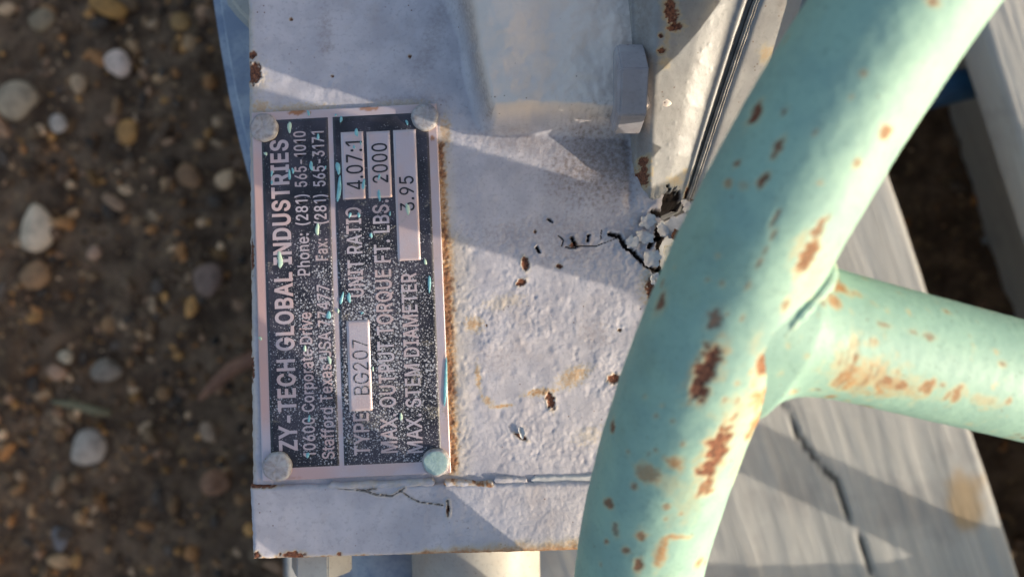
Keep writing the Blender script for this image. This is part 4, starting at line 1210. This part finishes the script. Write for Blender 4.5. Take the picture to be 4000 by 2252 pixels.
def text_mesh(body, ox, oy):
    """overlapping strokes of a letter go on separate layers, each filled on its own"""
    layers = {}
    x = 0.0
    for ch in body:
        parts = GLYPHS[ch].split('|')
        cons = [contour(c) for c in parts[1:]]
        if cons:
            areas = [0.5 * (c[:, 0] * np.roll(c[:, 1], -1) - c[:, 1] * np.roll(c[:, 0], -1)).sum() for c in cons]
            sign = np.sign(areas[int(np.argmax(np.abs(areas)))])
            outs = [c for c, a in zip(cons, areas) if a * sign > 0]
            holes = [c for c, a in zip(cons, areas) if a * sign < 0]
            for n_, c in enumerate(outs):
                L_ = layers.setdefault(n_, [])
                L_.append(fatten(c, ox, oy, sign) + np.array([x, 0]))
                for h_ in holes:
                    if inside(h_.mean(0), c):
                        L_.append(fatten(h_, ox, oy, sign) + np.array([x, 0]))
        x += float(parts[0]) / 1000.0 + 1.7 * ox + 0.004
    V, F = [], []
    for n_, cons in layers.items():
        cu = bpy.data.curves.new('lettering', 'CURVE')
        cu.dimensions = '2D'
        cu.fill_mode = 'BOTH'
        cu.extrude = 0.05
        for c in cons:
            sp = cu.splines.new('POLY')
            sp.points.add(len(c) - 1)
            for q, (a, b) in zip(sp.points, c):
                q.co = (a, b, 0, 1)
            sp.use_cyclic_u = True
        o = bpy.data.objects.new('lettering', cu)
        COL.objects.link(o)
        bpy.context.view_layer.update()
        me = bpy.data.meshes.new_from_object(o.evaluated_get(bpy.context.evaluated_depsgraph_get()))
        bpy.data.objects.remove(o)
        k0 = len(V)
        V += [(v.co.x, v.co.y, v.co.z + (0.001 * n_ if v.co.z > 0 else 0)) for v in me.vertices]
        F += [[q + k0 for q in p.vertices] for p in me.polygons]
        bpy.data.meshes.remove(me)
    me = bpy.data.meshes.new('lettering')
    me.from_pydata(V, [], F)
    return me


CAP = 0.509


def lettering(body, u_top, u_base, y_start, y_end, z0, z1, mat, off=0.018):
    """text reads upwards; y_start / y_end are photograph rows of its first and last character"""
    natural = sum(float(GLYPHS[c].split('|')[0]) for c in body) / 1000.0
    cap_px = (u_base - u_top) * 730.0
    squeeze = (abs(y_start - y_end) / cap_px) / (natural / CAP)
    me = text_mesh(body, off / squeeze, off)
    co = np.array([v.co[:] for v in me.vertices])
    x0, x1 = co[:, 0].min(), co[:, 0].max()
    um = (u_top + u_base) / 2
    va, vb = pl_v(um, y_start), pl_v(um, y_end)
    V = va + (co[:, 0] - x0) / (x1 - x0) * (vb - va)
    U = u_base + (co[:, 1] + off) / (CAP + 2 * off) * (u_top - u_base)
    Zt = np.where(co[:, 2] > 0, z1 + (co[:, 2] - 0.05) * 15, z0)
    P = pl_uv(U, V, 0)
    P[:, 2] = Zt
    me.vertices.foreach_set('co', (P * MM).ravel())
    me.update()
    me.materials.clear()
    me.materials.append(mat)
    o = bpy.data.objects.new('lettering', me)
    COL.objects.link(o)
    attach(o, plate)
    return o


zA, zB = PT, PT + 0.15
lettering('ZY-TECH GLOBAL INDUSTRIES', 0.094, 0.193, 1759, 547, zA, zB, M_ALUP, 0.022)
lettering('10600 Corporate Drive', 0.222, 0.288, 1782, 1219, zA, zB, M_ALUP, 0.010)
lettering('Phone:', 0.222, 0.288, 1075, 911, zA, zB, M_ALU, 0.010)
lettering('(281)', 0.222, 0.288, 879, 760, zA, zB, M_ALU, 0.010)
lettering('565-1010', 0.222, 0.288, 730, 513, zA, zB, M_ALU, 0.010)
lettering('Stafford Texas USA 77477', 0.321, 0.387, 1790, 1111, zA, zB, M_ALUP, 0.010)
lettering('Fax:', 0.321, 0.387, 1017, 932, zA, zB, M_ALU, 0.010)
lettering('(281)', 0.321, 0.387, 874, 760, zA, zB, M_ALU, 0.010)
lettering('565-3171', 0.321, 0.387, 728, 513, zA, zB, M_ALU, 0.010)
lettering('TYPE', 0.492, 0.576, 1776, 1612, zA, zB, M_ALU, 0.012)
lettering('UNIT RATIO', 0.490, 0.572, 1159, 810, zA, zB, M_ALU, 0.012)
lettering('MAX. OUTPUT TORQUE FT. LBS.', 0.635, 0.723, 1767, 781, zA, zB, M_ALU, 0.012)
lettering('MAX. STEM DIAMETER', 0.774, 0.857, 1767, 1066, zA, zB, M_ALU, 0.012)
zC = PT + 0.20
lettering('BG207', 0.503, 0.585, 1540, 1326, PT, zC, M_INK, -0.008)
lettering('4.07:1', 0.502, 0.592, 741, 552, PT, zC, M_INK, 0.004)
lettering('2000', 0.642, 0.726, 714, 560, PT, zC, M_INK, 0.004)
lettering('3.95', 0.784, 0.862, 823, 688, PT, zC, M_INK, 0.004)

# rivets
for (cx, cy, r, tl) in [(1027, 496, 56, 0.0), (1658, 455, 54, 0.0), (1079, 1824, 59, 0.0), (1702, 1807, 56, 0.9)]:
    p = px(cx, cy, PT + 1.5)
    k = (CAM_H - PT - 1.5) / FPX
    R_ = r * k
    prof = [(0, 1.0), (0.25, 1.0), (0.5, 0.99), (0.70, 0.98), (0.80, 0.955), (0.86, 0.90), (0.93, 0.74), (0.985, 0.45), (1.0, 0.2), (0.985, 0.0), (0.97, -0.3)]
    n = 48
    V, T_ = [], []
    for (a, h) in prof:
        for j in range(n):
            th = 2 * math.pi * j / n
            rr = a * R_ * (1 + 0.02 * math.sin(3 * th + cx) + 0.015 * math.sin(7 * th))
            x, y = p[0] + rr * math.cos(th), p[1] + rr * math.sin(th)
            V.append((x, y, PT + 1.6 * h + 0.10 * float(fbm(np.array(x / 1.1), np.array(y / 1.1), 3, 3))))
            T_.append(tl * (a < 0.84) * 0.45)
    V = np.array(V)
    mesh_obj('rivet', V, grid_faces(len(prof), n, wrap_x=True), M_RIVET, plate, True, {'teal': np.array(T_), 'halo': np.array([0.45 if q[2] < PT + 0.5 else 0.0 for q in V]), 'dirt_shade': np.clip(0.25 + 0.6 * fbm(V[:, 0] / 1.0, V[:, 1] / 1.0, 3, 17), 0, 0.6)})

# drops of the wheel's green paint that fell on the plate
D1 = [(340, 220, 16, 40, 1), (720, 160, 9, 28, 0), (833, 258, 12, 35, 0), (698, 520, 17, 46, 0), (705, 675, 17, 86, 0), (885, 640, 14, 35, 0), (1000, 720, 12, 40, 0), (1000, 585, 8, 25, 0), (815, 365, 8, 16, 0), (865, 335, 5, 18, 0), (365, 540, 10, 20, 0), (340, 570, 12, 35, 0), (500, 505, 15, 32, 0), (210, 560, 8, 25, 0), (210, 625, 7, 18, 0), (165, 415, 12, 14, 1), (1205, 185, 10, 18, 0), (550, 290, 12, 20, 0), (545, 970, 17, 40, 1), (785, 865, 9, 20, 0), (850, 865, 9, 22, 0), (940, 1015, 10, 20, 0), (1210, 820, 15, 42, 1), (270, 1195, 22, 55, 1), (1080, 855, 8, 15, 0), (605, 515, 6, 12, 0), (680, 130, 7, 10, 0), (1340, 1210, 9, 25, 1), (1370, 1370, 11, 65, 0), (480, 115, 10, 20, 0)]
D2 = [(680, 115, 12, 38, 0), (730, 110, 14, 32, 0), (820, 215, 10, 8, 0), (590, 230, 14, 32, 0), (118, 390, 12, 14, 1), (595, 540, 12, 28, 1), (455, 945, 10, 22, 0), (425, 460, 12, 20, 1), (445, 1195, 12, 20, 0), (1090, 930, 9, 30, 1), (895, 600, 6, 18, 1), (655, 200, 8, 16, 1), (1397, 700, 14, 150, 0)]
drops = [(950 + a / 1.8835, 380 + b / 1.8835, c / 1.8835, d / 1.8835, e) for a, b, c, d, e in D1] + [(950 + a / 1.768, 1100 + b / 1.768, c / 1.768, d / 1.768, e) for a, b, c, d, e in D2]
for i, (cx, cy, rx, ryy, kd) in enumerate(drops):
    p = px(cx, cy, PT + 0.2)
    k = (CAM_H - PT - 0.2) / FPX
    n = 14
    V, F = [], []
    for (a, h) in [(1.0, 0.0), (0.8, 0.7), (0.4, 1.0)]:
        for j in range(n):
            th = 2 * math.pi * j / n
            w = 1 + 0.18 * math.sin(2 * th + i) + 0.12 * math.sin(3 * th + 2 * i)
            V.append((a * rx * k * w * math.cos(th), a * ryy * k * w * math.sin(th), h * 0.16))
    V.append((0, 0, 0.17))
    F = [list(q) for q in grid_faces(3, n, wrap_x=True)] + [[2 * n + j, 2 * n + (j + 1) % n, 3 * n] for j in range(n)]
    V = np.array(V)
    t = RNG.normal() * 0.12
    c, q = math.cos(t), math.sin(t)
    V = V @ np.array([[c, q, 0], [-q, c, 0], [0, 0, 1]]) + np.array([p[0], p[1], PT + 0.14])
    mesh_obj('paint_drop', V, F, M_TEALP if kd else M_TEAL, plate)

# ------------------------------------------------------------------ hand wheel
WR, TR = 195.0, 14.0
WC = np.array([193.9, -21.4, -57.8])
WT = np.array([0.376, 0.892, 0.25]); WT /= np.linalg.norm(WT)
WN = np.array([0.763, -0.145, -0.63]); WN -= WT * (WN @ WT); WN /= np.linalg.norm(WN)
WA = np.cross(WN, WT)            # wheel axis
wheel = thing('handwheel', 'mint green tubular handwheel with rust spots in front of the gear operator', 'handwheel', tuple(WC))
CAMP = np.array([0, 0, CAM_H])


def tube_grid(P, A, B, rad, nth):
    """P: (n,3) path, A,B cross-section axes, rad: (n,nth)"""
    th = np.linspace(0, 2 * np.pi, nth, endpoint=False)
    return P[:, None] + rad[..., None] * (np.cos(th)[None, :, None] * A[:, None] + np.sin(th)[None, :, None] * B[:, None]), th


def paint_spots(P, A, B, S, r0, nth, spots, seed=0):
    """spots: px, py, semi across (px), semi along (px), rust strength, halo strength; laid on the surface around that point"""
    V, th = tube_grid(P, A, B, np.full((len(P), nth), r0), nth)
    Nn = (V - P[:, None]) / r0
    toc = CAMP - V
    dist = np.linalg.norm(toc, axis=2)
    vis = (Nn * toc).sum(2) / dist > 0.05
    kx = FPX / (CAM_H - V[..., 2])
    ux, uy = 2000 + V[..., 0] * kx, 1126 - V[..., 1] * kx
    SS = np.repeat(S[:, None], nth, 1)
    TH = np.repeat(th[None], len(P), 0)
    rust, halo, red = np.zeros_like(SS), np.zeros_like(SS), np.zeros_like(SS)
    N1 = fbm(SS / 1.8, TH * r0 / 1.8, 4, 100 + seed)
    N2 = fbm(SS / 4.5, TH * r0 / 4.5, 3, 120 + seed)
    for i, (cx, cy, ra, rs, ru, ha) in enumerate(spots):
        d2 = (ux - cx) ** 2 + (uy - cy) ** 2 + np.where(vis, 0, 1e9)
        j = np.unravel_index(np.argmin(d2), d2.shape)
        if d2[j] > 1600:
            continue
        k = 1 / kx[j]
        da = (np.angle(np.exp(1j * (TH - TH[j])))) * r0
        ds = SS - SS[j]
        foreshort = max(0.45, float((Nn[j] * toc[j]).sum() / dist[j]))
        q = np.sqrt((da / (ra * k / foreshort)) ** 2 + (ds / (rs * k)) ** 2) + 0.6 * N1 + 0.25 * N2
        if ru:
            rust = np.maximum(rust, ru * sstep(0.98, 0.84, q))
        halo = np.maximum(halo, ha * sstep(1.9 if ru else 1.2, 0.6 if ru else 0.1, q))
    # scatter of small rust freckles
    fr = np.random.default_rng(300 + seed)
    for _ in range(150):
        s0, t0, rr_ = fr.uniform(-125, 125), fr.uniform(0, 2 * np.pi), fr.uniform(0.2, 0.6) * (1 + 1.2 * (fr.uniform() > 0.88))
        j0 = np.searchsorted(S, s0 - 5), np.searchsorted(S, s0 + 5)
        if j0[1] <= j0[0]:
            continue
        sl = slice(j0[0], j0[1])
        da = np.angle(np.exp(1j * (TH[sl] - t0))) * r0
        q = np.hypot(da / rr_, (SS[sl] - s0) / (rr_ * 1.4)) + 0.4 * N1[sl]
        st = fr.uniform(0.2, 0.9)
        rust[sl] = np.maximum(rust[sl], st * sstep(1.0, 0.7, q))
        halo[sl] = np.maximum(halo[sl], fr.uniform(0.1, 0.7) * sstep(2.4, 0.5, q))
    return rust, halo, SS, TH


SUNV = np.array(SUN[:])


def rim_centre(a):
    # the far side of the wheel is bent a little upwards and outwards, clear of the skid
    a = np.asarray(a, float)
    w = sstep(-0.2, 0.5, -np.cos(a))
    return WC - WN * WR * np.cos(a)[..., None] + WT * WR * np.sin(a)[..., None] + w[..., None] * 82.0 * SUNV


# rim: dense where the photograph shows it
a_dense = np.arange(-0.62, 0.66, 0.55 / WR)
a_rest = np.linspace(0.66, 2 * np.pi - 0.62, 110)[1:-1]
AA = np.concatenate([a_dense, a_rest])
RP = rim_centre(AA)
RO = -WN * np.cos(AA)[:, None] + WT * np.sin(AA)[:, None]
RB = np.repeat(WA[None], len(AA), 0)
NTH = 168
RIM_SPOTS = [(2753, 1453, 40, 98, 1, .8), (2730, 1520, 20, 40, .9, .6), (2796, 1777, 32, 120, .95, .9), (2752, 1900, 18, 40, .7, .8), (2990, 1427, 24, 66, .75, 1), (2537, 1846, 36, 32, .35, .7), (2381, 1967, 14, 20, .8, .6), (2403, 2062, 12, 26, .6, .3), (2502, 2088, 16, 24, .6, .8), (2498, 2209, 11, 32, .8, .8), (2394, 1652, 9, 22, .9, .6), (2765, 1341, 9, 12, .7, .7), (2822, 1108, 11, 12, .5, .6), (2766, 1086, 7, 8, .4, .6), (2968, 1030, 9, 22, .7, .3), (3150, 1000, 22, 62, .75, .9), (3063, 1298, 10, 20, .8, .8), (3128, 1389, 12, 14, .8, .6), (3176, 1302, 9, 10, .4, .5), (3072, 1186, 11, 26, .5, .6), (2925, 1112, 7, 14, .4, .5), (2878, 1501, 9, 10, .4, .7), (2839, 1380, 26, 24, 0, .8), (2558, 1626, 8, 10, .5, .4), (2671, 1730, 8, 9, .4, .6), (2632, 1812, 26, 22, .3, .9), (3038, 1553, 60, 50, .15, 1), (2977, 1622, 30, 75, .2, 1), (2925, 1690, 14, 30, .6, .9), (2602, 1980, 10, 12, .5, .7), (2597, 2028, 8, 10, .5, .7), (2653, 2097, 28, 10, .3, .9), (2580, 2166, 13, 60, .25, .9), (2731, 2196, 10, 22, .4, .8), (2941, 455, 17, 44, 1, .5), (3036, 569, 15, 38, .95, .6), (2979, 698, 16, 28, .95, .7), (2873, 637, 8, 16, .8, .4), (2843, 713, 14, 14, .4, .7), (3465, 512, 17, 28, .6, .9), (3351, 637, 9, 13, .5, .7), (3203, 709, 8, 9, .3, .6), (3643, 8, 18, 20, .7, .7), (3366, 285, 12, 12, .4, .5), (3328, 379, 9, 10, .3, .4), (3184, 523, 8, 12, .5, .4), (3203, 895, 15, 40, .7, .6), (3029, 850, 8, 28, .8, .3), (3021, 918, 7, 22, .7, .4), (2994, 975, 7, 16, .5, .3), (2805, 990, 9, 10, .1, .6), (2903, 728, 20, 14, .2, .3), (3120, 960, 30, 90, 0, .55), (2800, 1700, 45, 200, 0, .35), (2690, 1950, 50, 160, 0, .3), (2620, 1890, 60, 60, 0, .35), (2950, 1330, 30, 60, 0, .35), (2480, 1900, 10, 12, .6, .5), (2560, 1760, 8, 10, .5, .5), (2630, 1640, 7, 9, .5, .4), (2700, 1560, 8, 10, .6, .4), (2450, 1760, 6, 8, .5, .4), (2440, 2150, 9, 18, .7, .6), (2660, 2010, 9, 14, .5, .8), (2830, 1560, 8, 10, .5, .6), (2900, 1240, 7, 12, .5, .5), (2840, 1220, 7, 9, .5, .4), (3060, 1440, 80, 120, 0, .4), (2900, 1600, 60, 160, 0, .4), (3180, 1080, 40, 120, 0, .4), (3000, 1520, 50, 60, 0, .6), (2880, 1820, 30, 120, 0, .35)]
S_arc = AA * WR
rustW, haloW, SSW, THW = paint_spots(RP, RO, RB, S_arc, TR, NTH, RIM_SPOTS)
rad = TR + 0.10 * fbm(SSW / 9, THW * 14 / 9, 3, 130) + 0.045 * fbm(SSW / 1.9, THW * 14 / 1.9, 3, 131) - 0.28 * rustW + 0.5 * rustW * (1 - rustW)
V, _ = tube_grid(RP, RO, RB, rad, NTH)
mesh_obj('rim', V, grid_faces(len(AA), NTH, wrap_x=True, wrap_y=True), M_WHEEL, wheel, True, {'rust': rustW, 'halo': haloW})

# spokes
HUBC = np.array([235.0, -50.0, 20.0])
SPOKE_SPOTS = [(3362, 1462, 70, 90, 0, .7), (3300, 1474, 30, 30, .3, .9), (3346, 1399, 13, 14, .6, .9), (3467, 1490, 22, 60, .1, .8), (3467, 1485, 16, 22, .6, .9), (3528, 1512, 18, 22, .6, .9), (3627, 1512, 20, 28, .5, .9), (3699, 1548, 14, 10, .5, .8), (3740, 1535, 20, 20, .5, .85), (3456, 1267, 8, 26, .55, .3), (3572, 1292, 8, 22, .55, .3), (3638, 1311, 9, 34, .6, .3), (3384, 1604, 7, 25, .6, .7), (3939, 1565, 10, 12, .4, .7), (3560, 1540, 20, 130, 0, .6), (3240, 1545, 14, 14, .5, .8), (3420, 1430, 60, 60, 0, .55), (3850, 1570, 12, 60, .1, .5), (3400, 1480, 80, 175, 0, .8), (3500, 1500, 50, 240, 0, .5), (3310, 1500, 40, 50, 0, .9), (3430, 1520, 20, 90, 0, .9), (3300, 1420, 90, 80, 0, .5), (3250, 1180, 14, 30, .3, .9), (3285, 1130, 12, 45, .3, 1)]
SR = 12.5
for kq, adeg in enumerate((0, 75, 144, 221, 281)):
    a = math.radians(adeg) - 0.06
    rp = rim_centre(a)
    out = rp - HUBC
    L = np.linalg.norm(out) - 25
    out = out / np.linalg.norm(out)
    tan = WN * math.sin(a) + WT * math.cos(a)
    tan = tan - out * (tan @ out)
    tan /= np.linalg.norm(tan)
    bin_ = np.cross(tan, out)
    bin_ = bin_ * np.sign(bin_ @ WA)
    S = np.concatenate([np.arange(0, 70, 0.55), np.linspace(70, L, 30)]) if kq == 0 else np.linspace(0, L, 60)
    nth = 140 if kq == 0 else 48
    P = rp - out * S[:, None]
    A_ = np.repeat(tan[None], len(S), 0)
    B_ = np.repeat(bin_[None], len(S), 0)
    SS = np.repeat(S[:, None], nth, 1)
    TH = np.repeat(np.linspace(0, 2 * np.pi, nth, endpoint=False)[None], len(S), 0)
    # weld fillet: wide sweep on the lower side, short bead on the upper side
    low = np.clip(-np.cos(TH), 0, 1) ** 4
    upp = np.clip(np.cos(TH) * 0.75 + 0.25, 0, 1) ** 1.5
    e = np.clip(SS - TR * 0.85, 0, None)
    fil = 1.2 * np.exp(-e / 5.0) + 8.0 * low * np.exp(-e / 3.8)
    beadb = upp * 2.6 * sstep(5.6, 4.4, e + 0.9 * fbm(TH * 3, TH * 0, 3, 141 + kq)) * (1 + 0.2 * np.sin(TH * 9))
    rr = SR + fil
    if kq == 0:
        ru, ha, _, _ = paint_spots(P, A_, B_, S, SR, nth, SPOKE_SPOTS, 7)
        weldrust = sstep(0.55, 0.9, fbm(SS / 4, TH * 3, 3, 150) + 0.9 * np.exp(-((e - 4.6) / 1.3) ** 2) * upp)
        ha = np.maximum(ha, 0.6 * weldrust)
        # brush and grinding marks across the patched root
        gm = np.abs(np.sin(SS * 3.4 + 1.2 * np.sin(TH * 4) + TH * 2)) ** 6
        patch = sstep(0.15, 0.6, ha) * sstep(40, 25, SS)
        ru = np.maximum(ru, 0.55 * gm * patch * (fbm(SS / 3, TH * 4, 2, 160) > 0))
        rr += 0.05 * fbm(SS / 1.6, TH * 7, 3, 161) - 0.12 * gm * patch
        att = {'rust': ru, 'halo': ha}
    else:
        att = None
    V, _ = tube_grid(P, A_, B_, rr, nth)
    mesh_obj('spoke', V, grid_faces(len(S), nth, wrap_x=True), M_SPOKE, wheel, True, att)
# weld bead round the root of each spoke
for kq, adeg in enumerate((0, 75, 281)):
    a = math.radians(adeg) - 0.06
    rp = rim_centre(a)
    out = rp - HUBC
    out = out / np.linalg.norm(out)
    tan = WN * math.sin(a) + WT * math.cos(a)
    tan = tan - out * (tan @ out)
    tan /= np.linalg.norm(tan)
    bin_ = np.cross(tan, out)
    bin_ = bin_ * np.sign(bin_ @ WA)
    nb = 220
    th = np.linspace(0, 2 * np.pi, nb, endpoint=False)
    Sg = np.linspace(30, 2, 400)
    path = []
    for t in th:
        rr_ = SR + 0.5 + 2.2 * max(0, -math.cos(t)) ** 4
        q = rp - out * Sg[:, None] + rr_ * (math.cos(t) * tan + math.sin(t) * bin_)
        w = q - WC
        ax = w @ WA
        radial = np.sqrt((w * w).sum(1) - ax ** 2)
        d = np.hypot(radial - WR, ax)
        i_ = int(np.argmax(d < TR + 0.2))
        path.append(q[i_])
    path = np.array(path)
    for _ in range(3):
        path = (np.roll(path, 1, 0) + path + np.roll(path, -1, 0)) / 3
    T_ = np.roll(path, -1, 0) - np.roll(path, 1, 0)
    T_ /= np.linalg.norm(T_, axis=1)[:, None]
    ctr = path.mean(0)
    A_ = path - ctr
    A_ -= T_ * (A_ * T_).sum(1)[:, None]
    A_ /= np.linalg.norm(A_, axis=1)[:, None]
    B_ = np.cross(T_, A_)
    m_ = 20
    ph = np.linspace(0, 2 * np.pi, m_, endpoint=False)
    rip = 0.6 + 0.08 * np.sin(th * 34 + 1.5 * np.sin(th * 5)) + 0.35 * fbm(np.cos(th) * 2.2 + 5, np.sin(th) * 2.2, 3, 170 + kq) + 1.3 * np.clip(np.cos(th - 0.2), 0, 1) ** 2
    V = path[:, None] + rip[:, None, None] * (np.cos(ph)[None, :, None] * A_[:, None] + np.sin(ph)[None, :, None] * B_[:, None])
    hb = np.repeat(np.clip(0.25 + 0.9 * fbm(np.cos(th) * 3, np.sin(th) * 3, 3, 180 + kq), 0, 0.9)[:, None], m_, 1)
    hb = hb * (0.4 + 0.6 * np.abs(np.sin(ph))[None, :])
    mesh_obj('weld_bead', V, grid_faces(nb, m_, wrap_x=True, wrap_y=True), M_WHEEL, wheel, True, {'halo': hb})

V, F = tube([HUBC - WA * 26, HUBC - WA * 24, HUBC + WA * 24, HUBC + WA * 26], [33, 36, 36, 33], 48)
mesh_obj('hub', V, F, M_WHEEL, wheel)
V, F = tube([HUBC - WA * 50, HUBC + WA * 40], [14, 14], 32)
mesh_obj('shaft', V, F, M_GASKET, wheel)
